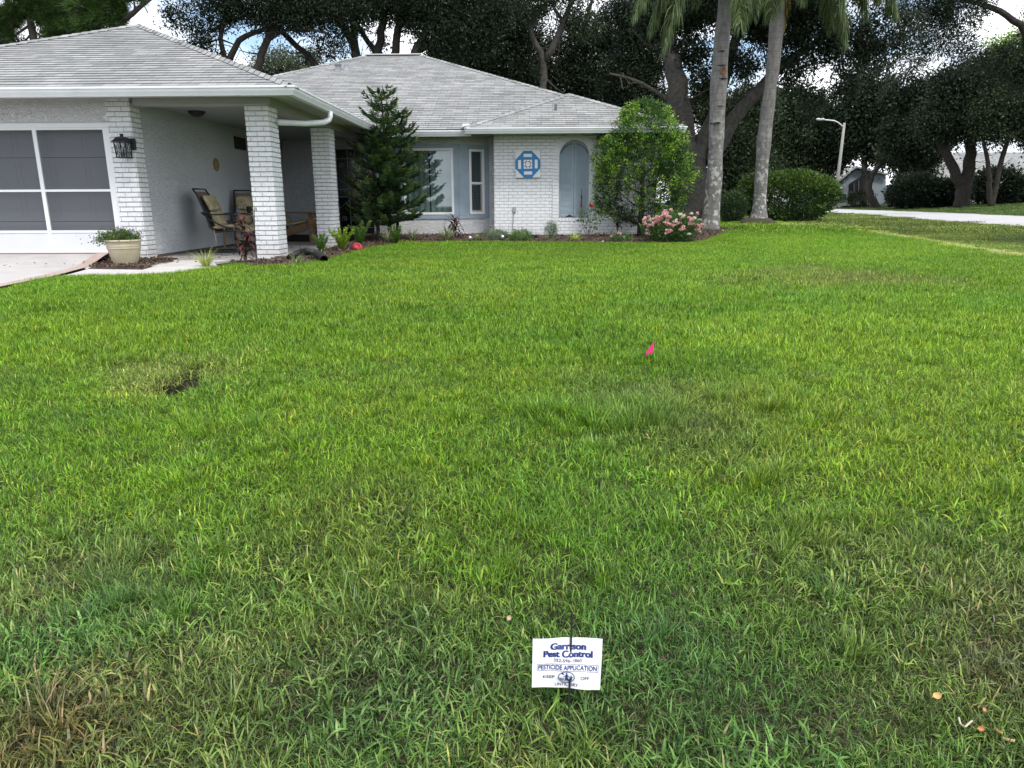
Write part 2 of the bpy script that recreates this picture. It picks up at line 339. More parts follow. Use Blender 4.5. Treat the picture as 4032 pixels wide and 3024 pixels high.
def chips(name, poly, n, m, smin, smax, zoff, label, cat, zf=None):
    """loose bark chips or leaf litter lying on a bed"""
    P = np.array([(p[0], p[1]) for p in poly]); mn, mxx = P.min(0), P.max(0); out_ = []
    Q = rng.uniform(mn, mxx, (n*6, 2)); ins = inside(Q, P); Q = Q[ins][:n]
    z = (gz(Q[:, 0], Q[:, 1]) if zf is None else np.full(len(Q), zf))+zoff
    c = np.stack([Q[:, 0], Q[:, 1], z], 1); d = rng.normal(size=(len(Q), 3)); d[:, 2] *= .25
    V = leaves(c, rng.uniform(smin, smax, len(Q)), .5, .0, unit(d)*1.2)
    V[:, :, 2] = np.maximum(V[:, :, 2], c[:, None, 2]-.003)
    o = quadmesh(name, V, rng.uniform(0, 1, len(Q)), m); tag(o, label, cat, None, 'stuff'); return o
def inside(Q, P):
    x, y = Q[:, 0], Q[:, 1]; r = np.zeros(len(Q), bool); j = len(P)-1
    for i in range(len(P)):
        c = ((P[i, 1] > y) != (P[j, 1] > y)) & (x < (P[j, 0]-P[i, 0])*(y-P[i, 1])/(P[j, 1]-P[i, 1]+1e-12)+P[i, 0]); r ^= c; j = i
    return r
M_CHIP = leafmat('bark_chip', (.03, .019, .013), (.15, .10, .07), 0., .9, 5)
chips('mulch_chips', bedpoly, 15000, M_CHIP, .025, .06, .02, 'loose brown bark mulch covering the long bed in front of the house', 'mulch')

# patio slab, walk, driveway
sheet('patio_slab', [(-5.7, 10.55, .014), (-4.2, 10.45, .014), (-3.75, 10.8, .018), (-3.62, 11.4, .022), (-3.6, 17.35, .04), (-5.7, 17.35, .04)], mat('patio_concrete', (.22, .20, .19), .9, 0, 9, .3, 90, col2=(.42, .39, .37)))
g1 = [gp(x, y, .006) for x, y in ((212, 1096), (318, 1090), (492, 1089), (637, 1085), (700, 1075), (790, 1058), (860, 1050))]
sheet('walkway', g1+[(-4.35, 10.0, .02), (-4.3, 10.44, .02), (-5.2, 10.40, .02), (-5.15, 10.1, .02), (-5.45, 9.68, .02), (-5.95, 9.5, .02), gp(345, 1060, .006)], M_CONC)
mb_pts = [gp(446, 1021, .02), gp(345, 1057, .012), gp(560, 1061, .012), gp(620, 1046, .012), gp(690, 1034, .012), (-5.15, 10.4, .02), (-5.2, 10.72, .03), (-5.64, 10.72, .03), (-6.4, 10.72, .03)]
sheet('pot_mulch_bed', mb_pts, mulch)
chips('pot_bed_chips', mb_pts, 2600, M_CHIP, .025, .055, .03, 'dark bark mulch round the big flower pot', 'mulch')
def drive():
    b = MB(); a0 = gp(443, 1021, .012); a1 = gp(341, 1055, .010); a2 = gp(208, 1092, .008); a3 = gp(0, 1143, .008)
    z = lambda y: .0+.096*float(ss(9.3, 10.75, y))
    P = [(-5.98, 10.86, z(10.86)), (a0[0]-.02, a0[1], z(a0[1])), (a1[0]-.02, a1[1], z(a1[1])), (a2[0]-.02, a2[1], .004), (a3[0]-.05, a3[1], .002), (-7.5, 7.5, .0), (-14, 6.0, .0), (-14, 10.86, z(10.86))]
    import bmesh
    b.poly(P); o = b.build('driveway', mat('pale_driveway_concrete', (.44, .42, .405), .9, 0, 2.5, .35, 140, col2=(.55, .525, .505), detail=12))
    bm = bmesh.new(); bm.from_mesh(o.data); bmesh.ops.triangulate(bm, faces=bm.faces[:]); bmesh.ops.subdivide_edges(bm, edges=bm.edges[:], cuts=7, use_grid_fill=True)
    for v in bm.verts: v.co.z = z(v.co.y)+.012
    bm.to_mesh(o.data); bm.free(); tag(o, kind='structure')
    # pink stained border strips, laid on the slab edge
    q = MB()
    def strip(pts, w, dz):
        pts = [np.array(p) for p in pts]
        for i in range(len(pts)-1):
            d = pts[i+1]-pts[i]; nn = np.array([-d[1], d[0], 0]); nn /= np.linalg.norm(nn)
            A, B_ = pts[i], pts[i+1]; vs = []
            for t in np.linspace(0, 1, 9):
                p_ = A+(B_-A)*t
                for s_ in (0, 1):
                    x = p_+nn*w*s_; vs.append((x[0], x[1], z(x[1])+dz))
            q.add(vs, [[2*k, 2*k+2, 2*k+3, 2*k+1] for k in range(8)])
    strip([P[4], P[3], P[2], P[1]], .16, .017); strip([(-5.98, 10.72, 0), (-14, 10.72, 0)], .13, .0172)
    q2 = q.build('driveway_border', M_PINK); tag(q2, kind='structure')
drive()
chips('dry_leaves', [(-9, 8.5), (-4.3, 9.6), (-4.2, 10.5), (-3.7, 11), (-3.7, 13.5), (-5.6, 13.5), (-5.6, 10.8), (-9, 10.8)], 230, leafmat('dead_leaf', (.035, .02, .012), (.14, .085, .05), 0, .8), .03, .06, .034, 'scattered dead brown leaves on the driveway, walk and patio', 'leaf litter', .012)

# road and far lawn
RN = [gd(x, y) for x, y in ((3180, 833), (3270, 838), (3450, 851), (3650, 868), (3850, 881), (4032, 893))]
RF = [gd(x, y) for x, y in ((3180, 819), (3270, 822), (3450, 828), (3650, 836), (3850, 843), (4032, 852))]
rn = [RN[0]]+RN[1:]+[np.array([13.2, 14, .13]), np.array([12.0, 6, .0]), np.array([11.5, -10, -.3])]
rf = [RF[0]]+RF[1:]+[np.array([20.4, 24, .15]), np.array([18.4, 8, 0]), np.array([18, -10, -.3])]
def roadmesh():
    b = MB(); n = len(rn)
    def rs(P, k):
        P = np.array(P); d = np.r_[0, np.cumsum(np.linalg.norm(np.diff(P, axis=0), axis=1))]; t = np.linspace(0, 1, k)*d[-1]
        return np.stack([np.interp(t, d, P[:, i]) for i in range(3)], 1)
    A, B_ = rs(rn, 60), rs(rf, 60)
    vs = []
    for a, c in zip(A, B_):
        for t in (0, .5, 1):
            p = a+(c-a)*t; vs.append((p[0], p[1], float(gz(p[0], p[1]))+.012+.03*(1-abs(2*t-1))))
    b.add(vs, [[3*i+j, 3*i+j+1, 3*i+j+4, 3*i+j+3] for i in range(59) for j in range(2)])
    o = b.build('road', mat('sun_bleached_asphalt', (.42, .41, .41), .9, 0, 1.2, .3, 90, col2=(.52, .505, .51), detail=10), None, True); tag(o, kind='structure')
roadmesh()

# ================================================================== THE HOUSE
HO = np.array([-2.0, 14.0, .05])
house = empty('house', HO, 'single storey white brick and stucco house with grey shingle hip roofs and blue trim', 'house')
SL = .415; E_ = .14
def roof(name, planes, parent=house):
    """planes: (eave0, eave1, top0, top1) corner points; laid in real stepped courses"""
    b = MB()
    for e0, e1, t0, t1 in planes:
        e0, e1, t0, t1 = [np.array(p, float) for p in (e0, e1, t0, t1)]
        ud = (e1-e0)/np.linalg.norm(e1-e0); w_ = t0-e0; sv = w_-(w_@ud)*ud; Ls = np.linalg.norm(sv); sv /= Ls; nn = np.cross(ud, sv); nn *= np.sign(nn[2]); n = int(math.ceil(Ls/E_)); un = random.uniform(0, 5)
        for i in range(n):
            s0, s1 = i*E_/Ls, min(1, (i+1)*E_/Ls)
            l0, r0, l1, r1 = e0+(t0-e0)*s0, e1+(t1-e1)*s0, e0+(t0-e0)*s1, e1+(t1-e1)*s1
            h0, h1 = nn*(.008+.010), nn*.010
            a, bb, c, d = l0+h0, r0+h0, r1+h1, l1+h1
            U = lambda p: ((p-e0)@ud+un, i*E_+.5*E_)
            uv = [(((l0-e0)@ud+un), i*E_+.006), (((r0-e0)@ud+un), i*E_+.006), (((r1-e0)@ud+un), (i+1)*E_-.006), (((l1-e0)@ud+un), (i+1)*E_-.006)]
            b.add([a, bb, c, d], [[0, 1, 2, 3]], 0, [uv])
            b.add([l0, r0, bb, a], [[0, 1, 2, 3]], 1, [uv])
        b.add([e0, e1, t1, t0], [[0, 1, 2, 3]], 1, [[(0, 0)]*4])
    return b.build(name, [M_SHINGLE, M_BUTT], parent)
def hipcap(b, a, c, wl, wr):
    """overlapping cap shingles from low point a to high point c; wl, wr: half-width vectors down the two slopes"""
    a = np.array(a, float); c = np.array(c, float); d = c-a; Lh = np.linalg.norm(d); d /= Lh; n = int(Lh/.16)
    for i in range(n):
        p = a+d*(i*Lh/n); q = a+d*((i+1.0)*Lh/n); up0 = np.array([0, 0, .044]); up1 = np.array([0, 0, .034])
        l0, r0, l1, r1 = p+wl+up0-[0, 0, .014], p+wr+up0-[0, 0, .014], q+wl+up1-[0, 0, .014], q+wr+up1-[0, 0, .014]
        k = random.uniform(0, 9)
        b.add([l0, p+up0, r0, r1, q+up1, l1], [[0, 1, 4, 5], [1, 2, 3, 4]], 0, [[(k, .01), (k+.02, .01), (k+.02, .1), (k, .1)]]*2)
        b.add([l0, p+up0, r0, r0-[0, 0, .02], p+up0-[0, 0, .02], l0-[0, 0, .02]], [[0, 5, 4, 1], [1, 4, 3, 2]], 1, [[(0, 0)]*4]*2)
def v(*a): return np.array(a, float)
ZE = 2.315
# garage wing: eave x -10.9..-3.19, front eave y 10.2, hip to the ridge at x -7.045
G0, G1 = v(-10.90, 10.2, ZE), v(-3.19, 10.2, ZE); k = 3.855; GP = v(-7.045, 10.2+k, ZE+SL*k)
MY = 16.30   # main eave
yv = MY+k    # ridge of the wing dies into the main slope
roof('roof', [(G0, G1, GP, GP), (G1, v(-3.19, MY, ZE), GP, v(-7.045, yv, GP[2])), (v(-10.9, MY, ZE), G0, v(-7.045, yv, GP[2]), GP)])
# main block
kr = 6.38; RYm = MY+kr; RZ = ZE+SL*kr; RL, RR = v(-4.72, RYm, RZ), v(-3.19, RYm, RZ); M0, M1 = v(-11.1, MY, ZE), v(3.19, MY, ZE)
M2, M3 = v(3.19, RYm+kr, ZE), v(-11.1, RYm+kr, ZE)
roof('roof', [(M0, M1, RL, RR), (M1, M2, RR, RR), (M3, M0, RL, RL), (M2, M3, RR, RL)])
# small hip over the brick bay
S0, S1 = v(-1.34, 16.02, ZE+.012), v(3.20, 16.02, ZE+.012); ks = 2.27; SP = v((S0[0]+S1[0])/2, 16.02+ks, ZE+.012+SL*ks)
roof('roof', [(S0, S1, SP, SP), (v(-1.34, 16.25, ZE+.012), S0, v(SP[0], SP[1]+.28, SP[2]), SP), (S1, v(3.20, 16.4, ZE+.012), SP, v(SP[0], SP[1]+.25, SP[2]))])
cap = MB(); cap2 = MB(); s_ = SL*.13
dR, dL, dF = v(.13, 0, -s_), v(-.13, 0, -s_), v(0, -.13, -s_); dB = v(0, .13, -s_)
hipcap(cap, G1, GP, dF, dR); hipcap(cap, G0, GP, dF, dL); hipcap(cap, GP, v(-7.045, yv, GP[2]), dL, dR)
hipcap(cap2, M1, RR, dF, dR); hipcap(cap2, M0, RL, dF, dL); cap3 = MB(); hipcap(cap3, S0, SP, dL, dF); hipcap(cap3, S1, SP, dF, dR)
[c_.build('ridge_cap', [M_SHINGLE, M_BUTT], house) for c_ in (cap, cap2, cap3)]
rv = MB(); rv.box(RL[0]-.05, RR[0]+.05, RYm-.10, RYm+.10, RZ+.01, RZ+.045, 0, .01); rv.build('ridge_vent', mat('pale_vent_metal', (.5, .5, .5), .5), house)

# gutters and fascia
def gutter(pts, name='gutter', zt=2.315, dead=False):
    """K-style gutter swept along the eave; outward = left-hand side of travel"""
    b = MB(); pts = [np.array([p[0], p[1]], float) for p in pts]; prof = [(-.012, -.118), (-.012, 0), (.0, .002), (.100, .002), (.118, -.004), (.118, -.026), (.104, -.034), (.100, -.060), (.078, -.100), (.070, -.118)]
    n = len(prof); rows = []
    for i, p in enumerate(pts):
        if i == 0: d = pts[1]-p; d /= np.linalg.norm(d); nr = np.array([d[1], -d[0]])
        elif i == len(pts)-1: d = p-pts[i-1]; d /= np.linalg.norm(d); nr = np.array([d[1], -d[0]])
        else:
            d0 = p-pts[i-1]; d0 /= np.linalg.norm(d0); d1 = pts[i+1]-p; d1 /= np.linalg.norm(d1)
            n0, n1 = np.array([d0[1], -d0[0]]), np.array([d1[1], -d1[0]]); nr = (n0+n1)/(1+n0@n1)
        rows.append([(p[0]+nr[0]*o_, p[1]+nr[1]*o_, zt+z_) for o_, z_ in prof])
    vs = [q for r_ in rows for q in r_]
    fs = [[i*n+k_, i*n+(k_+1) % n, (i+1)*n+(k_+1) % n, (i+1)*n+k_] for i in range(len(pts)-1) for k_ in range(n)]
    fs += [list(range(n)), [(len(pts)-1)*n+k_ for k_ in range(n)][::-1]]
    return b.add(vs, fs).build(name, M_TRIM, house)
gutter([(-10.95, 10.225), (-3.20, 10.225), (-3.20, 16.28)])
gutter([(-3.05, 16.33), (-1.24, 16.33)], zt=2.30); gutter([(-1.36, 16.045), (3.16, 16.045), (3.16, 22.0)], zt=2.325)
b = MB(); b.box(-1.42, -1.26, 16.10, 16.34, 2.33, 2.42, 0, .015); b.build('splash_guard', M_FRAME, house)
# soffits
b = MB(); b.box(-10.9, -3.24, 10.23, 10.76, 2.255, 2.27); b.box(-3.68, -3.24, 10.76, 16.3, 2.2553, 2.2703); b.box(-3.24, 3.12, 16.36, 17.4, 2.2556, 2.2706); b.box(-1.30, 3.12, 16.07, 16.36, 2.2559, 2.2709)
b.build('soffit', M_SOFFIT, house)
# porch beam
b = MB(); b.box(-5.62, -3.66, 10.78, 11.02, 2.165, 2.255); b.build('beam', M_SOFFIT, house)
b = MB(); b.box(-3.94, -3.67, 11.021, 17.25, 2.155, 2.2546); b.build('beam', M_SOFFIT, house)
b = MB(); b.box(-5.655, -3.941, 11.021, 17.25, 2.22, 2.2543); b.build('porch_ceiling', mat('porch_ceiling_paint', (.34, .36, .37), .8, .04, 2), house)

def brickcourse(b, x0, x1, y0, y1, z0, z1):
    """a pier in real courses: every course a slightly different block, raked joints between"""
    h = .0692; z = z0-(z0 % h); i = 0
    b.box(x0+.012, x1-.012, y0+.012, y1-.012, z0, z1)
    while z < z1-.01:
        a, c = max(z+.007, z0), min(z+h-.002, z1)
        j = [random.uniform(-.003, .004) for _ in range(4)]
        if c > a: b.box(x0-j[0], x1+j[1], y0-j[2], y1+j[3], a, c, 0, .004)
        z += h; i += 1
b = MB(); brickcourse(b, -4.03, -3.695, 10.78, 11.17, .0, 2.163); b.build('column', M_BRICK, house)
b = MB(); brickcourse(b, -4.02, -3.68, 13.93, 14.30, .02, 2.153); b.build('column', M_BRICK, house)
# garage front: stucco header, brick pier, side wall
XO = -5.985
b = MB(); b.box(-13, XO, 10.76, 11.0, 1.945, 2.254); b.box(-13.2, -12.9, 10.76, 11.0, 0, 2.2); b.build('garage_wall', M_STUCCO, house)
b = MB(); brickcourse(b, XO-.02, -5.655, 10.75, 11.02, .0, 2.254); b.build('brick_pier', M_BRICK, house)
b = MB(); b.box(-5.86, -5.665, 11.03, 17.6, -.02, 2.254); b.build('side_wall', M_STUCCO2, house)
b = MB(); b.box(-5.664, -5.652, 11.05, 17.3, .0, .06); b.build('dirt_line', mat('wall_base_dirt', (.10, .09, .08), .95, .3, 20), house)
# house front wall, porch part, around the door
DX0, DX1, DZ1 = -4.47, -3.60, 2.03
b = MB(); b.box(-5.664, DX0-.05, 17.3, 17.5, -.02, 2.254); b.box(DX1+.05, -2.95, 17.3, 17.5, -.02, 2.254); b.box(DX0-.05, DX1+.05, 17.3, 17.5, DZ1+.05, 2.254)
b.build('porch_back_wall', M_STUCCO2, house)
door = MB(); door.box(DX0-.05, DX0+.02, 17.25, 17.42, .04, DZ1+.05); door.box(DX1-.02, DX1+.05, 17.25, 17.42, .04, DZ1+.05); door.box(DX0+.02, DX1-.02, 17.25, 17.42, DZ1-.03, DZ1+.05); door.box(DX0+.02, DX1-.02, 17.25, 17.42, .04, .10)
dr = door.build('door', mat('grey_door_frame', (.35, .38, .40), .5), house)
b = MB(); b.box(DX0+.02, DX1-.02, 17.36, 17.40, .10, DZ1-.03); b.build('door_glass', mat('dark_door_glass', (.01, .011, .012), .08, spec=.5), dr)
b = MB()
for x in (DX0+.28, (DX0+DX1)/2+.02, DX1-.28): b.tube([(x, 17.335, .12), (x, 17.335, 1.98)], .007, 6)
for z in (.25, .95, 1.12, 1.8): b.tube([(DX0+.03, 17.335, z), (DX1-.03, 17.335, z)], .007, 6)
def scroll(x, z, s, r):
    t = np.linspace(0, 3.2*PI, 26); b.tube(np.stack([x+s*r*(t/10)*np.cos(t), np.full(26, 17.33), z+r*(t/10)*np.sin(t)], 1), .005, 5)
for x in (DX0+.15, DX1-.15, (DX0+DX1)/2-.08, (DX0+DX1)/2+.12):
    for z in (.45, 1.65): scroll(x, z, 1 if x < -4 else -1, .07)
b.tube([(DX0+.05, 17.33, 1.35), ((DX0+DX1)/2, 17.33, 1.05), (DX1-.05, 17.33, 1.35)], .006, 6); b.tube([(DX0+.05, 17.33, .7), ((DX0+DX1)/2, 17.33, 1.0), (DX1-.05, 17.33, .7)], .006, 6)
b.build('door_grille', mat('grey_iron_grille', (.30, .31, .32), .5), dr)

# garage opening: aluminium screen frame, screen cloth, kick panels, sectional door behind
Yg = 10.85
fr = MB()
fr.box(-13, XO, Yg-.03, Yg+.05, 1.875, 1.944); 
for x in (-6.105, -7.135, -8.40, -9.66): fr.box(x-.028, x+.028, Yg-.018, Yg+.022, .096, 1.874)
XM = [-6.105, -7.135, -8.40, -9.66]
for i in range(3):
    x1_, x0_ = XM[i]-.028, XM[i+1]+.028
    fr.box(x0_, x1_, Yg-.016, Yg+.02, .985, 1.018); fr.box(x0_, x1_, Yg-.016, Yg+.02, 1.845, 1.874); fr.box(x0_, x1_, Yg-.016, Yg+.02, .396, .43); fr.box(x0_, x1_, Yg-.016, Yg+.02, .096, .115)
fr.box(XO-.092, XO-.02, Yg-.03, Yg+.05, .05, 1.874)
sf = fr.build('screen_frame', M_FRAME, house)
kp = MB()
for i in range(3): kp.box(XM[i+1]+.028, XM[i]-.028, Yg-.006, Yg+.006, .115, .396)
kp.build('kick_panel', mat('white_kick_panel', (.68, .70, .75), .45, .04, 4), sf)
def screenmat():
    m = bpy.data.materials.new('grey_insect_screen'); m.use_nodes = True; n = m.node_tree; p = n.nodes['Principled BSDF']; o = n.nodes['Material Output']
    p.inputs['Base Color'].default_value = (.075, .08, .09, 1); p.inputs['Roughness'].default_value = .9
    t = n.nodes.new('ShaderNodeBsdfTransparent'); ms = n.nodes.new('ShaderNodeMixShader'); ms.inputs[0].default_value = .52
    n.links.new(t.outputs[0], ms.inputs[1]); n.links.new(p.outputs[0], ms.inputs[2]); n.links.new(ms.outputs[0], o.inputs[0]); return m
b = MB()
for i in range(3):
    for z0, z1 in ((.43, .985), (1.018, 1.845)): b.add([(XM[i+1]+.028, Yg, z0), (XM[i]-.028, Yg, z0), (XM[i]-.028, Yg, z1), (XM[i+1]+.028, Yg, z1)], [[0, 1, 2, 3]])
b.build('screen_cloth', screenmat(), sf)
gdoor = MB(); Yd = 11.02
for i in range(4):
    z0 = .10+i*.46; gdoor.box(-10.2, -6.0, Yd, Yd+.04, z0, z0+.452)
    for x in np.arange(-10.15, -6.3, .52):
        for (a, c, e, f_) in ((x, x+.46, z0+.06, z0+.075), (x, x+.46, z0+.38, z0+.395), (x, x+.012, z0+.075, z0+.38), (x+.448, x+.46, z0+.075, z0+.38)): gdoor.box(a, c, Yd-.004, Yd-.0005, e, f_)
gdoor.build('garage_door', mat('grey_garage_door', (.42, .44, .47), .6), house)
b = MB(); b.box(-13, -5.99, 10.82, 11.01, .0, .094); b.build('garage_sill', M_CONC, house)
b = MB(); b.box(-13, -5.99, 11.25, 11.3, 0, 2.25); b.build('garage_interior', mat('garage_shade', (.05, .05, .05), .9), house)

# downspout elbow from side gutter to column
P1, P2 = at(1205, 405, 12.1), at(1100, 455, 10.99)
b = MB(); g0 = v(-3.135, 12.0, 2.20)
pp = [g0, g0+v(0, 0, -.07), g0+v(-.02, 0, -.12), g0+v(-.09, -.06, -.165), g0+v(-.30, -.35, -.21), v(-3.66, 11.06, 1.95)]
b.tube(pp, [.042, .042, .044, .044, .042, .042], 10)
for t in np.linspace(0, 1, 7): q = pp[2]+(pp[4]-pp[2])*t*.5+v(0, 0, -.06*math.sin(t*PI)); 
b.build('downspout', M_TRIM, house, True)

# stucco wall behind and the bay window
YB, YW = 16.85, 17.25; BX = -1.585; BXL = -2.97; BR = -.93; BLX = -3.62
bw = MB(); zb = .0
plan = [(BLX, YW), (BXL, YB), (BX, YB), (BR, YW)]
def wallseg(b, a, c, z0, z1, th=.06):
    a = np.array([*a], float); c = np.array([*c], float); d = c-a; nn = np.array([-d[1], d[0]]); nn = nn/np.linalg.norm(nn)*th
    b.prism([(a[0], a[1], z0), (c[0], c[1], z0), (c[0], c[1], z1), (a[0], a[1], z1)], (nn[0], nn[1], 0))
for i in range(3):
    wallseg(bw, plan[i], plan[i+1], 0, .462); wallseg(bw, plan[i], plan[i+1], 2.062, 2.2545)
bw.box(BR, -.78, YW, YW+.15, 0, 2.2545); bw.box(-2.95, BLX-.02, 17.3, 17.45, 0, 2.25)
bw.build('bay_wall', M_STUCCO, house)
# blue trim: bottom and top bands, corner posts
tb = MB()
def band(a, c, z0, z1, proud=.022, th=.07):
    a = np.array([*a], float); c = np.array([*c], float); d = (c-a)/np.linalg.norm(c-a); nn = np.array([-d[1], d[0]])
    a2, c2 = a-nn*proud, c-nn*proud
    tb.prism([(a2[0], a2[1], z0), (c2[0], c2[1], z0), (c2[0], c2[1], z1), (a2[0], a2[1], z1)], (nn[0]*th, nn[1]*th, 0))
def lerp(a, c, t): return (a[0]+(c[0]-a[0])*t, a[1]+(c[1]-a[1])*t)
for i in range(3):
    band(plan[i], plan[i+1], .455, .545); band(plan[i], plan[i+1], 1.985, 2.070)
FW0, FW1 = -2.83, -1.70            # front window opening
band((BXL, YB), (FW0, YB), .545, 1.985, .012); band((FW1, YB), (BX, YB), .545, 1.985, .012)
for (A, B_) in ((plan[2], plan[3]), (plan[1], plan[0])):
    if A is plan[2]: band(A, lerp(A, B_, .32), .545, 1.985, .012); band(lerp(A, B_, .84), B_, .545, 1.985, .012)
    else: band(lerp(A, B_, .32), A, .545, 1.985, .012); band(B_, lerp(A, B_, .84), .545, 1.985, .012)
tb.build('window_trim', M_BLUE, house)
def glassmat():
    m = bpy.data.materials.new('window_glass'); m.use_nodes = True; n = m.node_tree; p = n.nodes['Principled BSDF']; o = n.nodes['Material Output']; n.nodes.remove(p)
    g = n.nodes.new('ShaderNodeBsdfGlossy'); g.inputs['Roughness'].default_value = .02; g.inputs[0].default_value = (.8, .9, .95, 1)
    t = n.nodes.new('ShaderNodeBsdfTransparent'); t.inputs[0].default_value = (.55, .63, .62, 1); ms = n.nodes.new('ShaderNodeMixShader'); ms.inputs[0].default_value = .17
    n.links.new(t.outputs[0], ms.inputs[1]); n.links.new(g.outputs[0], ms.inputs[2]); n.links.new(ms.outputs[0], o.inputs[0]); return m
M_GLASS = glassmat()
M_CURT = mat('pale_green_curtain', (.42, .50, .47), .85, .06, 3); M_CURTD = mat('grey_vertical_blind', (.13, .14, .14), .8)
def window(a, c, z0, z1, meet=None, fw=.05, pleat=.09, cm=M_CURT, gap=None, curtdepth=.14):
    a = np.array([*a], float); c = np.array([*c], float); W_ = np.linalg.norm(c-a); d = (c-a)/W_; nn = np.array([-d[1], d[0]])
    def P(u, dep, z): q = a+d*u+nn*dep; return (q[0], q[1], z)
    def bx(bb, u0, u1, d0, d1, za, zb_): 
        vs = [P(u0, d0, za), P(u1, d0, za), P(u1, d1, za), P(u0, d1, za), P(u0, d0, zb_), P(u1, d0, zb_), P(u1, d1, zb_), P(u0, d1, zb_)]
        bb.add(vs, [[3, 2, 1, 0], [4, 5, 6, 7], [0, 1, 5, 4], [1, 2, 6, 5], [2, 3, 7, 6], [3, 0, 4, 7]])
    f = MB(); bx(f, 0, fw, -.03, .05, z0, z1); bx(f, W_-fw, W_, -.03, .05, z0, z1); bx(f, fw, W_-fw, -.03, .05, z0, z0+fw); bx(f, fw, W_-fw, -.03, .05, z1-fw, z1)
    if meet: bx(f, fw, W_-fw, -.015, .05, meet-.02, meet+.02)
    fo = f.build('window', M_FRAME, house)
    if meet:
        q = MB(); bx(q, W_-fw-.03, W_-fw, -.01, .03, z0+fw, meet-.02); bx(q, fw, W_-fw-.03, -.01, .03, z0+fw, z0+fw+.035); bx(q, fw, W_-fw-.03, -.01, .03, meet-.045, meet-.02); q.build('sash', mat('taupe_sash', (.35, .33, .30), .5), fo)
    q = MB(); q.add([P(fw, .03, z0+fw), P(W_-fw, .03, z0+fw), P(W_-fw, .03, z1-fw), P(fw, .03, z1-fw)], [[0, 1, 2, 3]]); q.build('pane', M_GLASS, fo)
    q = MB(); n = int(W_/.008); us = np.linspace(-.05, W_+.05, n); vs = []
    for u in us:
        dd = curtdepth+.018*math.sin(u/pleat*2*PI)+.008*math.sin(u/pleat*5.1+1)
        vs += [P(u, dd, z0-.03), P(u+.004*math.sin(u*9), dd, z1+.03)]
    fs = [[2*i, 2*i+2, 2*i+3, 2*i+1] for i in range(n-1) if not (gap and gap[0] < us[i] < gap[1])]
    q.add(vs, fs); q.build('curtain', cm, fo, True)
    q = MB(); q.add([P(-.15, .45, z0-.1), P(W_+.15, .45, z0-.1), P(W_+.15, .45, z1+.1), P(-.15, .45, z1+.1)], [[0, 1, 2, 3]]); q.build('room_shade', mat('dark_room', (.012, .012, .012), 1), fo)
window((FW0, YB), (FW1, YB), .548, 1.982, None, .05, .13, M_CURT, (.56, .585))
window(lerp(plan[2], plan[3], .33), lerp(plan[2], plan[3], .83), .55, 1.975, 1.24, .055, .075, M_CURTD)
window(lerp(plan[0], plan[1], .17), lerp(plan[0], plan[1], .67), .55, 1.975, 1.24, .055, .075, M_CURTD)

# brick bay wall with an arched, shuttered opening
AX0, AX1, AZ0, AZS = .655, 1.315, .47, 1.79; AR = (AX1-AX0)/2; AC = (AX0+AX1)/2; BXR = 2.80; BY = 16.60
def archpts(r, z, rx=None, n=16): return [(AC-r*math.cos(t), z+(rx or r)*math.sin(t)) for t in np.linspace(0, PI, n+1)]
b = MB(); arc = archpts(AR, AZS)
# wall face assembled from panels round the opening, 0.2 m thick
b.box(-.78, AX0, BY, BY+.2, 0, 2.2542); b.box(AX1, BXR, BY, BY+.2, 0, 2.2542); b.box(AX0, AX1, BY, BY+.2, 0, AZ0)
for i in range(len(arc)-1):
    (xa, za), (xb, zb_) = arc[i], arc[i+1]
    b.prism([(xa, BY, za), (xb, BY, zb_), (xb, BY, 2.2542), (xa, BY, 2.2542)], (0, .2, 0))
b.box(-.78, -.6, BY+.2, YW+.1, 0, 2.2542); b.box(BXR-.2, BXR, BY+.2, 28.5, 0, 2.2542)
b.build('brick_wall', M_BRICK, house)
# surround: soldier bricks proud of the wall
su = MB(); WS = .145; ro = AR+WS
for i in range(19):
    t0, t1 = PI*i/19+.006, PI*(i+1)/19-.006; j = random.uniform(0, .004)
    q = [(AC-AR*math.cos(t0), AZS+AR*math.sin(t0)), (AC-AR*math.cos(t1), AZS+AR*math.sin(t1)), (AC-ro*math.cos(t1), AZS+ro*.98*math.sin(t1)), (AC-ro*math.cos(t0), AZS+ro*.98*math.sin(t0))]
    su.prism([(x, BY-.028-j, z) for x, z in q], (0, .027+j, 0))
z = AZ0-.068; 
while z < AZS-.02:
    for x0_, x1_ in ((AX0-WS, AX0), (AX1, AX1+WS)):
        j = random.uniform(0, .004); su.box(x0_, x1_, BY-.028-j, BY-.001, z+.003, min(z+.0655, AZS-.002), 0, .003)
    z += .0692
n = 9
for i in range(n):
    x0_ = AX0+(AX1-AX0)*i/n; su.box(x0_+.003, x0_+(AX1-AX0)/n-.003, BY-.040, BY+.14, AZ0-.075, AZ0, 0, .004)
z = AZ0-.145
while z > 0.02:
    for i in range(5):
        x0_ = AX0-WS+(AX1-AX0+2*WS)*i/5+(.08 if int(z*100) % 2 else 0); su.box(max(x0_, AX0-WS)+.003, min(x0_+.187, AX1+WS), BY-.028-random.uniform(0, .004), BY-.0012, z+.003, z+.0655, 0, .003)
    z -= .0692
su.build('arch_surround', mat('white_painted_soldier_brick', (.74, .755, .77), .65, .07, 9, .5, 30), house)
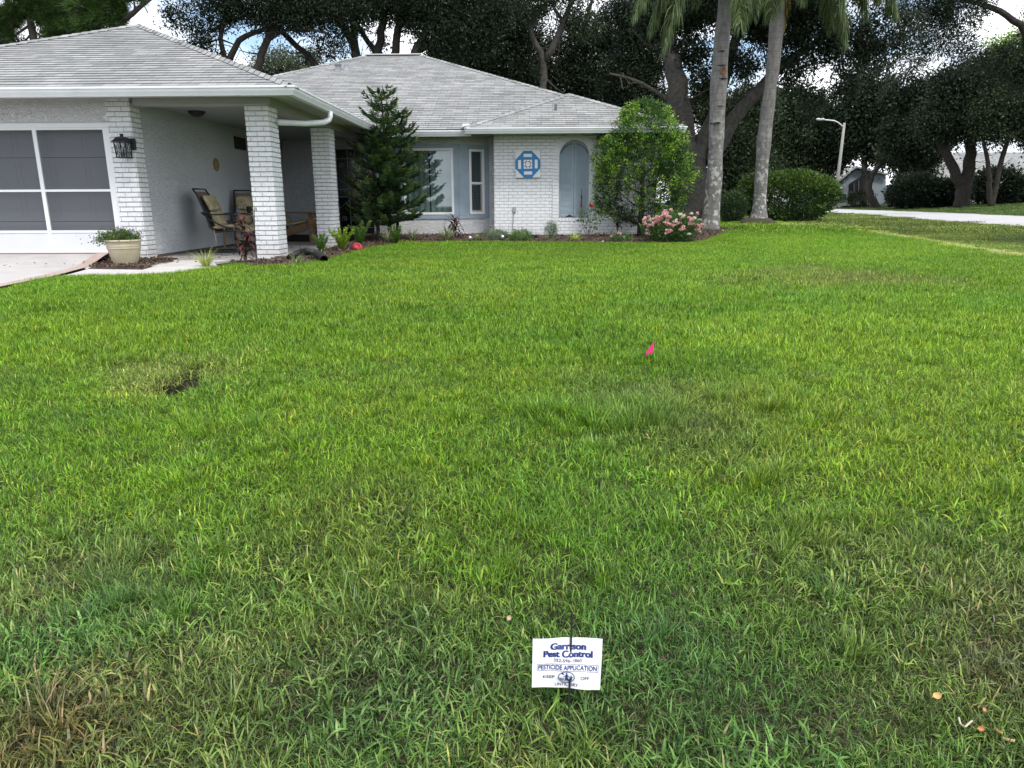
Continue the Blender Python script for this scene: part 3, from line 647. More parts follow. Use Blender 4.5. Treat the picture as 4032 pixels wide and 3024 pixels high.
for side in (-1, 1):
    x0_, x1_ = (AX0+.002, AC-.004) if side < 0 else (AC+.004, AX1-.002); yf = BY+.07
    s = MB(); st = .045
    top = lambda x: AZS+math.sqrt(max(0, AR**2-(x-AC)**2))-.004
    s.box(x0_, x0_+st, yf, yf+.035, AZ0+.005, top(x0_+(0.0 if side > 0 else 0.004))); s.box(x1_-st, x1_, yf, yf+.035, AZ0+.005, top(x1_-.004)); s.box(x0_+st, x1_-st, yf+.001, yf+.034, AZ0+.005, AZ0+.06)
    xs = np.linspace(x0_, x1_, 12)
    for i in range(11):
        xa, xb = xs[i], xs[i+1]; s.prism([(xa, yf-.002, top(xa)-.055), (xb, yf-.002, top(xb)-.055), (xb, yf-.002, top(xb)), (xa, yf-.002, top(xa))], (0, .04, 0))
    so_ = s.build('shutter', M_BLUE, house)
    sl = MB(); z = AZ0+.075
    while z < AZS+AR-.07:
        zt_ = z+.02; lim = math.sqrt(max(0, AR**2-max(0, zt_-AZS+.05)**2)) if zt_ > AZS-.05 else AR
        xa, xb = max(x0_+st, AC-lim+.02), min(x1_-st, AC+lim-.02)
        if xb-xa > .03: sl.prism([(xa, yf+.004, z-.012), (xa, yf+.030, z+.016), (xa, yf+.030, z+.022), (xa, yf+.004, z-.006)], (xb-xa, 0, 0))
        z += .0262
    sl.build('slats', mat('dusty_blue_slat', (.36, .44, .50), .55, .05, 5), so_)
b = MB(); b.box(AX0-.02, AX1+.02, BY+.115, BY+.12, AZ0, AZS+AR); b.build('shutter_backing', mat('shutter_shadow_board', (.05, .07, .09), .9), house)
# roof vents
def pipevent(px, py, Y, h, r, m, nm='vent_pipe'):
    P = at(px, py, Y); b = MB(); b.tube([P+v(0, 0, -.05), P+v(0, 0, h)], r, 12); b.lathe([(r*2.2, .0), (r*1.5, .03), (r*1.05, .09)], P-v(0, 0, .02), 12); b.build(nm, m, house, False)
M_LEAD = mat('lead_grey_pipe', (.13, .135, .14), .5, .3, 20)
def onroof(px, py):
    d = ray(px, py); t = (ZE-EYE-SL*16.30)/(d[2]-SL*d[1]); return (CP+t*d)[1]
pipevent(2188, 448, 17.1, .20, .032, M_LEAD)
pipevent(1363, 275, onroof(1363, 275), .14, .045, mat('galvanised_grey', (.30, .31, .33), .45)); 
q = at(1331, 278, onroof(1331, 278)); b = MB(); b.box(q[0]-.07, q[0]+.07, q[1]-.05, q[1]+.1, q[2]-.02, q[2]+.14, 0, .01); b.box(q[0]-.09, q[0]+.09, q[1]-.09, q[1]+.1, q[2]+.14, q[2]+.17); b.build('exhaust_vent', mat('galvanised_grey', (.3, .3, .3)), house)
# outlet with cover
q = at(2024, 825, BY); b = MB(); b.box(q[0]-.035, q[0]+.045, BY-.03, BY-.001, q[2]-.06, q[2]+.06, 0, .006); oo = b.build('outlet_box', mat('grey_outlet', (.35, .34, .33), .6), house)

# ================================================================== GRASS
def blades(n, rad, lmin, lmax, wmin, wmax, lean, seg=3, curl=1.0, clump=0):
    """bent grass blades in a round patch -> quads (n*seg, 4, 3) and tints"""
    r = rad*np.sqrt(rng.uniform(0, 1, n)); a = rng.uniform(0, 2*PI, n); P = np.stack([r*np.cos(a), r*np.sin(a), np.full(n, -.004)], 1)
    if clump: 
        cc = rng.normal(size=(clump, 2))*rad*.6; k = rng.integers(0, clump, n); P[:, :2] = cc[k]+rng.normal(size=(n, 2))*.012
    Ln = rng.uniform(lmin, lmax, n); W_ = rng.uniform(wmin, wmax, n); h = rng.uniform(0, 2*PI, n)
    if clump: h = np.arctan2(P[:, 1]-cc[k][:, 1], P[:, 0]-cc[k][:, 0])+rng.normal(size=n)*.4
    H = np.stack([np.cos(h), np.sin(h), np.zeros(n)], 1); S = np.stack([-np.sin(h), np.cos(h), np.zeros(n)], 1); tw = rng.normal(size=n)*.5
    th0 = np.abs(rng.normal(size=n))*lean*.5; th1 = th0+rng.uniform(.2, 1.2, n)*curl*(lean+.3)
    pts = [P]; T = []
    for s in range(seg):
        th = th0+(th1-th0)*(s+.5)/seg; d = H*np.sin(th)[:, None]+np.array([0, 0, 1.])*np.cos(th)[:, None]; pts.append(pts[-1]+d*(Ln/seg)[:, None])
    wf = [.7, 1.0, .8, .08] if seg == 3 else [.9, .9, .1]
    q = []; side = S*np.cos(tw)[:, None]+np.array([0, 0, 1.])*np.sin(tw)[:, None]*.5
    for s in range(seg):
        a0, a1 = side*(W_*wf[s]/2)[:, None], side*(W_*wf[s+1]/2)[:, None]
        q.append(np.stack([pts[s]-a0, pts[s]+a0, pts[s+1]+a1, pts[s+1]-a1], 1))
    t = rng.uniform(0, 1, n)
    return np.concatenate(q), np.tile(t, seg)
def grassmat():
    m = bpy.data.materials.new('grass_blade'); m.use_nodes = True; n = m.node_tree; p = n.nodes['Principled BSDF']; o = n.nodes['Material Output']; l = n.links.new
    a = n.nodes.new('ShaderNodeAttribute'); a.attribute_type = 'INSTANCER'; a.attribute_name = 'gcol'
    t = n.nodes.new('ShaderNodeAttribute'); t.attribute_name = 'tint'
    r = n.nodes.new('ShaderNodeValToRGB'); e = r.color_ramp.elements; e[0].position = 0; e[0].color = (.24, .32, .32, 1); e[1].position = .80; e[1].color = (1.55, 1.45, 1.4, 1); x = e.new(.45); x.color = (.85, .88, .85, 1)
    x = e.new(.94); x.color = (2.0, 1.8, 2.0, 1); x = e.new(.985); x.color = (3.2, 1.75, 3.4, 1); l(t.outputs['Fac'], r.inputs[0])
    mu = n.nodes.new('ShaderNodeMix'); mu.data_type = 'RGBA'; mu.blend_type = 'MULTIPLY'; mu.clamp_result = False; mu.inputs[0].default_value = 1; l(a.outputs['Color'], mu.inputs[6]); l(r.outputs[0], mu.inputs[7])
    g = n.nodes.new('ShaderNodeNewGeometry'); nz_ = n.nodes.new('ShaderNodeTexNoise'); nz_.inputs['Scale'].default_value = 14; nz_.inputs['Detail'].default_value = 4; l(g.outputs['Position'], nz_.inputs[0])
    mr = n.nodes.new('ShaderNodeMapRange'); mr.inputs['From Min'].default_value = .3; mr.inputs['From Max'].default_value = .7; mr.inputs['To Min'].default_value = .72; mr.inputs['To Max'].default_value = 1.22; l(nz_.outputs[0], mr.inputs[0])
    m2 = n.nodes.new('ShaderNodeVectorMath'); m2.operation = 'SCALE'; l(mu.outputs[2], m2.inputs[0]); l(mr.outputs[0], m2.inputs['Scale'])
    l(m2.outputs[0], p.inputs['Base Color']); p.inputs['Roughness'].default_value = .36; p.inputs['Specular IOR Level'].default_value = .32
    tr = n.nodes.new('ShaderNodeBsdfTranslucent'); l(m2.outputs[0], tr.inputs[0]); ms = n.nodes.new('ShaderNodeMixShader'); ms.inputs[0].default_value = .27
    l(p.outputs[0], ms.inputs[1]); l(tr.outputs[0], ms.inputs[2]); l(ms.outputs[0], o.inputs[0]); return m
M_GRASS = grassmat()
SPECS = ([(230, .13, .022, .052, .002, .0036, .95, 3, 1.1, 0)]*4 +      # 0-3 near fine turf
         [(80, .13, .025, .065, .0038, .0066, 1.15, 3, 1.2, 0)]*3 +       # 4-6 near broad blades
         [(190, .13, .015, .042, .0012, .0024, 1.4, 2, 1.4, 0)]*2 +       # 7-8 dry thatch
         [(60, .05, .07, .15, .0025, .0045, .60, 3, 1.3, 4)]*2 +          # 9-10 long arching tufts
         [(600, .25, .03, .065, .0035, .0058, .72, 2, 1., 0)]*4 +         # 11-14 mid turf
         [(520, .60, .04, .08, .011, .018, .7, 2, 1., 0)]*2)              # 15-16 far turf
PROTO = bpy.data.collections.new('grass_patches'); keep = []
for i, sp in enumerate(SPECS):
    V, T = blades(*sp); o = quadmesh('patch_%02d' % i, V, T, M_GRASS); C.objects.unlink(o); PROTO.objects.link(o)
def vnoise(x, y, sc, seed, k=10):
    r_ = np.random.default_rng(seed); s = 0
    for i in range(k):
        a = r_.uniform(0, 2*PI); f_ = sc*r_.uniform(.6, 1.7); s = s+np.cos((x*math.cos(a)+y*math.sin(a))*f_+r_.uniform(0, 6.28))
    return s/math.sqrt(k/2)
def gpt(px, py): q = gd(px, py); return q[0], q[1]
lawn_poly = [(p[0], p[1]) for p in EW]
NOG = [[(p[0], p[1]) for p in bedpoly], [(-14, 8), (EW[3][0], EW[3][1]), (EW[4][0], EW[4][1]), (EW[5][0], EW[5][1]), (EW[6][0], EW[6][1]), (EW[8][0], EW[8][1]), (-3.6, 10.6), (-3.6, 17.5), (2.9, 17.0), (2.9, 30), (-14, 30)],
       [(-14, 3), (EW[0][0], EW[0][1]), (EW[2][0], EW[2][1]), (EW[3][0], EW[3][1]), (-14, 9)], [(p[0], p[1]) for p in rn]+[(p[0], p[1]) for p in rf[::-1]]]
PAINT = [  # px, py, radius m, colour, weight: patches of other grass seen in the lawn
    (260, 2780, .20, (.24, .19, .07), .8), (120, 2900, .22, (.17, .15, .06), .5), (900, 2760, .3, (.17, .19, .06), .5), (1650, 2560, .25, (.16, .20, .06), .4), (1350, 2130, .4, (.15, .19, .045), .45),
    (2650, 1570, .45, (.15, .18, .075), .6), (2750, 1700, .4, (.14, .18, .065), .5), (3330, 1095, .9, (.22, .22, .08), .55), (2930, 1100, .6, (.17, .24, .05), .5), (3960, 2600, .25, (.20, .20, .07), .6), (3100, 2400, .3, (.18, .22, .06), .45),
    (2350, 1960, .45, (.13, .31, .04), .45), (2900, 2250, .35, (.12, .29, .045), .5), (2700, 2700, .25, (.11, .26, .05), .5), (300, 2430, .3, (.09, .25, .06), .7), (1500, 2750, .25, (.085, .22, .055), .5), (2430, 1650, .28, (.16, .36, .03), .6),
    (3550, 1520, 1.3, (.25, .41, .03), .6), (3700, 1250, 1.5, (.22, .38, .03), .4), (620, 1590, .25, (.34, .42, .07), .7), (740, 1470, .38, (.25, .33, .08), .55), (2650, 2900, .3, (.08, .19, .055), .5), (3150, 1180, .4, (.15, .33, .04), .5), (1900, 1120, 1.6, (.26, .42, .04), .35)]
PW = [(*gpt(a, b_), r_, np.array(c_), w_) for a, b_, r_, c_, w_ in PAINT]
STR = np.array([gpt(x, y) for x, y in ((3100, 880), (3183, 887), (3380, 906), (3571, 932), (3740, 958), (3895, 987), (4032, 1010))]+[(7.0, 8.0), (6.6, 4.0)])
def strip_x(y): o_ = np.argsort(STR[:, 1]); return np.interp(y, STR[o_, 1], STR[o_, 0])
def gcolor(x, y):
    n = len(x); near = 1-ss(1.2, 2.7, y+.25*vnoise(x, y, 2.5, 3)); n1 = vnoise(x, y, 1.6, 5); n2 = vnoise(x, y, 5.5, 6); n3 = vnoise(x, y, .7, 8)
    base = np.array([.165, .325, .018])[None]*np.ones((n, 1))
    base = base+(ss(-.5, 1.5, n1)*.6)[:, None]*(np.array([.22, .37, .022])-base)+(ss(.2, 1.8, n2)*.45)[:, None]*(np.array([.11, .26, .024])-base)
    dn = np.array([.15, .29, .045])[None]*np.ones((n, 1)); dn = dn+(ss(.2, 1.6, n2)*.7)[:, None]*(np.array([.21, .26, .075])-dn)+(ss(.2, 1.6, -n1)*.6)[:, None]*(np.array([.10, .24, .06])-dn)
    c = base*(1-near[:, None])+dn*near[:, None]
    for (a, b_, r_, col, w_) in PW:
        d = np.hypot(x-a, (y-b_)*.8); k = w_*ss(1.25*r_, .35*r_, d+.25*r_*n2); c = c+(k)[:, None]*(col-c)
    # the divot is thin and brown
    d = dvd(x, y); c = c+(.85*(d < 1.0))[:, None]*(np.array([.055, .05, .022])-c)
    sx = strip_x(y); right = (x > sx)&(y > 5); on = np.abs(x-sx) < .14+.011*y; far = ss(24, 40, y)
    c[right] = c[right]*.0+np.array([.16, .235, .035])*(1+.18*n1[right])[:, None]; c[on&(y > 5)&(y < 26)] = np.array([.42, .52, .13])
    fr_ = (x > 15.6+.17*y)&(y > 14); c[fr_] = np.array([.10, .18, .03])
    return c*(1+.07*n3)[:, None]*rng.uniform(.86, 1.15, (n, 1))*np.stack([rng.uniform(.9, 1.12, n), np.ones(n), rng.uniform(.85, 1.2, n)], 1)
def scatter(y0, y1, sp, marg):
    ys = np.arange(y0, y1, sp); out_ = []
    for y in ys:
        xl, xr = -(.74*y+marg), (.73*y+marg); k = int((xr-xl)/sp); out_.append(np.stack([np.linspace(xl, xr, k), np.full(k, y)], 1))
    P = np.concatenate(out_); P += rng.uniform(-.5, .5, P.shape)*sp; ok = np.ones(len(P), bool)
    for i, q in enumerate(NOG): ok &= ~inside(P, np.array(q))
    return P[ok]
PX, IDX, SCL = [], [], []
def put(P, idx, s): PX.append(P); IDX.append(idx); SCL.append(s)
A = scatter(.35, 4.6, .080, .5); n1 = vnoise(A[:, 0], A[:, 1], 4, 21); near = 1-ss(1.6, 3.3, A[:, 1])
dv = dvd(A[:, 0], A[:, 1]) < .95
u = rng.uniform(0, 1, len(A)); idx = rng.integers(0, 4, len(A)); 
thatch = (u < .10+.30*near*(n1 > .3)); idx[thatch] = rng.integers(7, 9, thatch.sum()); broad = (u > .93-.35*near*(n1 < .5)); idx[broad] = rng.integers(4, 7, broad.sum())
idx[dv] = rng.integers(7, 9, dv.sum()); S_ = rng.uniform(.75, 1.15, len(A)); S_[dv] *= .55; hk = ~(dv & (rng.uniform(0, 1, len(A)) < .8)); A, idx, S_, near, n1, dv = A[hk], idx[hk], S_[hk], near[hk], n1[hk], dv[hk]
put(A, idx, S_); A_first = A
THX = scatter(.35, 4.6, .10, .5); THX = THX[dvd(THX[:, 0], THX[:, 1]) > 1.2]; put(THX, rng.integers(7, 9, len(THX)), rng.uniform(.8, 1.1, len(THX)))
B0 = scatter(.35, 4.6, .25, .5); k = rng.uniform(0, 1, len(B0)) < .22; k &= dvd(B0[:, 0], B0[:, 1]) > 2.2; B0 = B0[k]; put(B0, rng.integers(9, 11, len(B0)), rng.uniform(.5, .95, len(B0)))
# clumps of longer grass where the photo shows them
for px, py, r_, n_, sc_ in ((2350, 1655, .20, 22, .95), (2500, 1640, .20, 20, .95), (2620, 1620, .16, 9, .85), (2980, 1570, .2, 22, .9), (2150, 1620, .15, 14, 1.), (640, 2200, .3, 16, .7), (3300, 2150, .3, 16, .7), (1700, 1560, .3, 16, .8), (2560, 1420, .10, 7, .85), (3150, 1190, .45, 26, 1.0), (300, 2420, .25, 12, .55), (1900, 2250, .3, 12, .6), (1150, 1600, .4, 12, .8), (2990, 1110, .05, 3, 1.1), (2700, 940, .1, 3, .8)):
    a, b_ = gpt(px, py); q = np.array([a, b_])+rng.normal(size=(n_, 2))*r_*.6; put(q, rng.integers(9, 11, n_), rng.uniform(.6, 1.0, n_)*sc_)
def edist(P):
    d = np.full(len(P), 9.)
    for a_, c_ in zip(EW[:-1, :2], EW[1:, :2]):
        t_ = np.clip(((P-a_)@(c_-a_))/((c_-a_)@(c_-a_)), 0, 1); d = np.minimum(d, np.linalg.norm(P-a_-t_[:, None]*(c_-a_), axis=1))
    return d
A = scatter(7, 17.5, .085, .8); A = A[edist(A) < .34]; A = A[edist(A) > .05]; put(A, rng.integers(0, 4, len(A)), rng.uniform(.9, 1.25, len(A)))
A = scatter(4.4, 17.5, .165, .8); A = A[edist(A) > .26]; put(A, rng.integers(11, 15, len(A)), rng.uniform(.75, 1.15, len(A)))
A = scatter(17.3, 34, .36, 1.5); A = A[A[:, 0] > 2]; put(A, rng.integers(15, 17, len(A)), rng.uniform(.7, 1.0, len(A)))
A = scatter(33.5, 70, .8, 3); A = A[A[:, 0] > 4]; put(A, rng.integers(15, 17, len(A)), rng.uniform(1.0, 1.5, len(A)))
PX = np.concatenate(PX); IDX = np.concatenate(IDX).astype(np.int32); SCL = np.concatenate(SCL)
ON = np.abs(PX[:, 0]-strip_x(PX[:, 1])) < .14+.010*PX[:, 1]; ON &= (PX[:, 1] > 5)&(PX[:, 1] < 26)
gcol = gcolor(PX[:, 0], PX[:, 1]); i0 = len(A_first); gcol[i0:i0+len(THX)] = gcol[i0:i0+len(THX)]*.22+np.array([.085, .068, .032])*(.6+.6*rng.uniform(0, 1, (len(THX), 1))); sc3 = np.stack([SCL, SCL, SCL*np.where(ON, .45, 1.)*np.where(PX[:, 0] > strip_x(PX[:, 1]), .62, 1.)], 1)
tl = np.abs(PX[:, 1]) < 1e9
me = bpy.data.meshes.new('grass'); N = len(PX); me.vertices.add(N)
me.vertices.foreach_set('co', np.stack([PX[:, 0], PX[:, 1], gz(PX[:, 0], PX[:, 1])-.008], 1).astype(np.float32).reshape(-1))
def attr(nm, ty, val, key='value'): a = me.attributes.new(nm, ty, 'POINT'); a.data.foreach_set(key, val.reshape(-1))
attr('gcol', 'FLOAT_VECTOR', gcol.astype(np.float32), 'vector'); attr('rz', 'FLOAT_VECTOR', np.stack([rng.normal(size=N)*.05, rng.normal(size=N)*.05, rng.uniform(0, 6.283, N)], 1).astype(np.float32), 'vector')
attr('sc', 'FLOAT_VECTOR', sc3.astype(np.float32), 'vector'); attr('pick', 'INT', IDX)
go = bpy.data.objects.new('grass', me); C.objects.link(go); tag(go, 'bright green St Augustine and weedy turf grass covering the front lawn', 'grass', None, 'stuff')
ng = bpy.data.node_groups.new('grass_scatter', 'GeometryNodeTree'); ng.interface.new_socket('Geometry', in_out='INPUT', socket_type='NodeSocketGeometry'); ng.interface.new_socket('Geometry', in_out='OUTPUT', socket_type='NodeSocketGeometry')
gi = ng.nodes.new('NodeGroupInput'); gO = ng.nodes.new('NodeGroupOutput'); ip = ng.nodes.new('GeometryNodeInstanceOnPoints'); ci = ng.nodes.new('GeometryNodeCollectionInfo')
ci.inputs['Collection'].default_value = PROTO; ci.inputs['Separate Children'].default_value = True; ci.inputs['Reset Children'].default_value = True
def na(nm, dt): a = ng.nodes.new('GeometryNodeInputNamedAttribute'); a.data_type = dt; a.inputs['Name'].default_value = nm; return a.outputs['Attribute']
ng.links.new(gi.outputs[0], ip.inputs['Points']); ng.links.new(ci.outputs[0], ip.inputs['Instance']); ip.inputs['Pick Instance'].default_value = True
ng.links.new(na('pick', 'INT'), ip.inputs['Instance Index']); ng.links.new(na('rz', 'FLOAT_VECTOR'), ip.inputs['Rotation']); ng.links.new(na('sc', 'FLOAT_VECTOR'), ip.inputs['Scale'])
ng.links.new(ip.outputs[0], gO.inputs[0]); md = go.modifiers.new('scatter', 'NODES'); md.node_group = ng
print('grass patches', N)

# ================================================================== THINGS ON THE LAWN
def textmesh(txt, size, bold=0.0, sx=1.0):
    cu = bpy.data.curves.new('t', 'FONT'); cu.body = txt; cu.size = size; cu.align_x = 'CENTER'; cu.align_y = 'CENTER'; cu.offset = bold
    o = bpy.data.objects.new('t', cu); C.objects.link(o); bpy.context.view_layer.update()
    me = bpy.data.meshes.new_from_object(o.evaluated_get(bpy.context.evaluated_depsgraph_get())); V = np.array([v_.co for v_ in me.vertices]); F = [list(p.vertices) for p in me.polygons]
    bpy.data.objects.remove(o); bpy.data.curves.remove(cu)
    V[:, 0] -= (V[:, 0].max()+V[:, 0].min())/2; V[:, 1] -= (V[:, 1].max()+V[:, 1].min())/2; V[:, 0] *= sx; return V[:, :2], F
def lawn_sign():
    B = gd(2233, 2847); tilt = R(20)
    ax = v(0, math.sin(tilt), math.cos(tilt)); nrm = v(0, -math.cos(tilt), math.sin(tilt))
    def onpl(px, py):
        d = ray(px, py); t = (B-CP)@nrm/(d@nrm); return CP+t*d
    root = empty('lawn_sign', B, 'small white pesticide warning sign on a thin black stake in the near grass', 'sign')
    top = onpl(2252, 2410); c = [onpl(*p) for p in ((2098, 2512.5), (2371, 2511.5), (2362, 2716), (2094, 2705))]
    st = MB(); st.tube([B-ax*.06-nrm*.0, (B+top)/2+v(.0015, 0, 0), top], .0024, 6); st.build('stake', M_DARK, root)
    # sheet grid: bilinear of the four corners, waving in front of and behind the stake
    def S(u, w_, off=0.):
        p = c[0]*(1-u)*(1-w_)+c[1]*u*(1-w_)+c[2]*u*w_+c[3]*(1-u)*w_
        near = math.exp(-((u-.49)/.16)**2); d = .006*near*math.tanh(14*(min(w_-.25, .83-w_)))+(.004*math.sin(u*7+w_*3)+.006*(2*u-1)**2*(1-.5*w_))*(1-near)
        return p+nrm*(d+off)
    nu, nw = 36, 26; sh = MB(); vs = [S(i/nu, j/nw) for j in range(nw+1) for i in range(nu+1)]
    vb = [S(i/nu, j/nw, -.0006) for j in range(nw+1) for i in range(nu+1)]; o_ = len(vs)
    f_ = [[j*(nu+1)+i, (j+1)*(nu+1)+i, (j+1)*(nu+1)+i+1, j*(nu+1)+i+1] for j in range(nw) for i in range(nu)]
    sh.add(vs+vb, f_+[[o_+k_ for k_ in q][::-1] for q in f_]); sh.build('sign_sheet', mat('white_sign_plastic', (.80, .80, .86), .45), root, True)
    NV = mat('navy_print', (.012, .03, .16), .5); IK = mat('black_blue_print', (.012, .02, .07), .5)
    Wd = 827.; Hd = 600.                                    # the sheet in photo-crop units
    def put_text(txt, cx, cy, h, wd, bold, m, nm):
        V, F = textmesh(txt, 1.0, bold); V = V/np.array([np.ptp(V[:, 0]), np.ptp(V[:, 1])])*np.array([wd, h])
        b = MB()
        for k_ in ((-5, 0, 5) if h > 70 else (0,)): b.add([S((cx+x+k_)/Wd, (cy-y)/Hd, .0016+k_*.00003) for x, y in V], F)
        b.build(nm, m, root)
    put_text('Garrison', 427, 100, 80, 420, .02, NV, 'lettering'); put_text('Pest Control', 425, 185, 78, 580, .02, NV, 'lettering')
    put_text('352-596-1860', 425, 262, 40, 335, .004, IK, 'lettering'); put_text('PESTICIDE APPLICATION', 424, 347, 56, 700, .016, NV, 'lettering')
    put_text('KEEP', 203, 466, 34, 140, .008, IK, 'lettering'); put_text('OFF', 637, 466, 38, 102, .004, IK, 'lettering'); put_text('UNTIL DRY', 420, 556, 38, 282, .006, IK, 'lettering')
    b = MB()
    def q(x0, y0, x1, y1): b.add([S(x/Wd, y/Hd, .0016) for x, y in ((x0, y0), (x1, y0), (x1, y1), (x0, y1))], [[0, 3, 2, 1]])
    for (x0, y0, x1, y1) in ((57, 306, 793, 310), (57, 386, 793, 390), (57, 310, 61, 386), (789, 310, 793, 386)):
        n = 8
        for i in range(n):
            if x1-x0 > 50: q(x0+(x1-x0)*i/n, y0, x0+(x1-x0)*(i+1)/n, y1)
            else: q(x0, y0+(y1-y0)*i/n, x1, y0+(y1-y0)*(i+1)/n)
    b.build('text_border', IK, root)
    em = MB()
    def P2(pts, dz=.0016): em.add([S(x/Wd, y/Hd, dz) for x, y in pts], [list(range(len(pts)))])
    ex, ey, ra, rb = 414, 463, 101, 73; n = 32
    for i in range(n):
        t0, t1 = 2*PI*i/n, 2*PI*(i+1)/n
        P2([(ex+ra*math.cos(t0), ey+rb*math.sin(t0)), (ex+(ra-8)*math.cos(t0), ey+(rb-8)*math.sin(t0)), (ex+(ra-8)*math.cos(t1), ey+(rb-8)*math.sin(t1)), (ex+ra*math.cos(t1), ey+rb*math.sin(t1))][::-1])
    P2([(350, 412), (366, 402), (468, 514), (452, 524)], .0019)
    def fig(cx, cy, s): 
        em.add([S((cx+11*s*math.cos(a))/Wd, (cy-42*s+11*s*math.sin(a))/Hd, .0017) for a in np.linspace(0, 2*PI, 10, endpoint=False)], [list(range(10))[::-1]])
        P2([(cx-12*s, cy-30*s), (cx-14*s, cy+6*s), (cx+14*s, cy+6*s), (cx+12*s, cy-30*s)], .0017)
        P2([(cx-14*s, cy+6*s), (cx-16*s, cy+44*s), (cx-3*s, cy+44*s), (cx-1*s, cy+6*s)], .0017); P2([(cx+1*s, cy+6*s), (cx+3*s, cy+44*s), (cx+16*s, cy+44*s), (cx+14*s, cy+6*s)], .0017)
        P2([(cx+10*s, cy-30*s), (cx+10*s, cy-20*s), (cx+34*s, cy+2*s), (cx+36*s, cy-6*s)], .0017); P2([(cx-10*s, cy-30*s), (cx-36*s, cy-4*s), (cx-34*s, cy+4*s), (cx-10*s, cy-20*s)], .0017)
    fig(416, 458, 1.0); fig(472, 470, .66)
    P2([(338, 478), (335, 488), (378, 490), (384, 480)], .0017); P2([(330, 470), (333, 482), (344, 484), (344, 474)], .0017)
    for x in (342, 352, 368, 378): P2([(x, 486), (x, 501), (x+5, 501), (x+5, 486)], .0017)
    P2([(336, 503), (336, 506), (484, 506), (484, 503)], .0017)
    em.build('warning_emblem', NV, root)
lawn_sign()

def marker_flag():
    B = gd(2546, 1424); root = empty('marker_flag', B, 'small hot pink marker flag sticking out of the lawn', 'flag')
    Y = B[1]; b = MB(); T = at(2577, 1343, Y); b.tube([B-v(0, 0, .02), at(2545, 1405, Y), T], .0018, 5); b.build('wire', mat('rusty_wire', (.25, .12, .06), .6), root)
    p = [at(2576, 1342, Y), at(2543, 1390, Y), at(2568, 1391, Y), at(2545, 1408, Y+.004), at(2551, 1391, Y)]
    f = MB()
    nf = 8
    vs = []
    for i in range(nf+1):
        t = i/nf; L0 = p[0]+(p[1]-p[0])*t; R0 = p[0]+v(.002, .0, 0)+(p[2]-p[0])*t
        for j in range(5): s_ = j/4; vs.append(L0+(R0-L0)*s_+v(0, .006*math.sin(s_*9)*t, 0))
    f.add(vs, [[5*i+j, 5*i+5+j, 5*i+6+j, 5*i+1+j] for i in range(nf) for j in range(4)])
    f.add([p[1], p[3], p[4]], [[0, 1, 2]]); f.build('flag_cloth', mat('hot_pink_plastic', (.95, .035, .30), .5), root)
marker_flag()

def curlleaf(name, px, py, size, col, label, ang, group=None):
    B = gd(px, py, .02); b = MB(); n = 7; vs = []
    for i in range(n):
        t = i/(n-1)-.5; w_ = math.cos(t*PI)**.6*.45 if abs(t) < .5 else 0.03
        for j in range(5): s_ = (j/4-.5)*2; vs.append((t*size, s_*w_*size*.6, size*(.25*s_*s_+.35*t*t*4*.4)))
    b.add(vs, [[5*i+j, 5*i+1+j, 5*i+6+j, 5*i+5+j] for i in range(n-1) for j in range(4)]); b.xf(Matrix.Translation(B)@Matrix.Rotation(ang, 4, 'Z')@Matrix.Rotation(.5, 4, 'X'))
    o = b.build(name, mat('leaf_%.2f' % col[0], col, .7, .15, 60)); tag(o, label, 'leaf', group); return o
G_ = 'fallen leaves in the near grass'
for (px, py, s_, col, lb, an) in ((2000, 2440, .022, (.50, .38, .27), 'pale tan dry leaf lying in the grass left above the pesticide sign', 1.3), (3682, 2745, .026, (.62, .45, .20), 'yellow curled leaf, largest fallen leaf in the right near grass', .4), (3872, 2798, .014, (.55, .33, .14), 'small orange leaf beyond the orange leaf trio at the lower right', .9),
        (3858, 2873, .018, (.58, .27, .12), 'orange leaf just right of the white twig in the near grass', .2), (3928, 2883, .017, (.60, .30, .15), 'orange brown leaf in the middle of the orange leaf trio', 2.), (3972, 2920, .020, (.62, .20, .10), 'reddest fallen leaf, closest to the lower right corner of the lawn', 2.7)):
    curlleaf('fallen_leaf', px, py, s_, col, lb, an, G_)
b = MB(); tw = [gd(x, y, .03) for x, y in ((3775, 2825), (3782, 2850), (3800, 2862), (3828, 2838))]; b.tube(tw, .0018, 5); tag(b.build('twig', mat('bleached_twig', (.55, .47, .38), .8)), 'short bleached twig lying in the near grass', 'twig')

# ================================================================== BED PLANTS
def strap_leaf(b, base, d, L_, w_, droop, mi=0, n=6, fold=.25, tip=0.05):
    """one arching strap leaf; d: horizontal heading & rise"""
    p = np.array(base, float); d = np.array(d, float); d /= np.linalg.norm(d); h = np.array([d[0], d[1], 0]); hn = np.linalg.norm(h)+1e-6; side = np.array([-h[1], h[0], 0])/hn
    el = math.atan2(d[2], hn); vs = []; h /= hn
    for i in range(n+1):
        t = i/n; wv = w_*.5*(min(1, .35+t*3)*(1-t**2.2)+tip*.2)
        up = np.cross(h*math.cos(el)+np.array([0, 0, math.sin(el)]), side)*-1
        vs += [p-side*wv+up*-fold*wv, p+np.array([0, 0, -0.0]), p+side*wv+up*-fold*wv]
        p = p+(h*math.cos(el)+np.array([0, 0, math.sin(el)]))*L_/n; el -= droop/n*(1+t)
    b.add(vs, [[3*i, 3*i+1, 3*i+4, 3*i+3] for i in range(n)]+[[3*i+1, 3*i+2, 3*i+5, 3*i+4] for i in range(n)], mi)
M_RED = mat('maroon_ti_leaf', (.03, .010, .010), .35, 0, 9, col2=(.11, .032, .026)); M_REDD = mat('dark_purple_ti_leaf', (.018, .008, .012), .35, 0, 9, col2=(.07, .018, .03))
M_STEM = mat('brown_stem', (.12, .09, .065), .9, .2, 30)
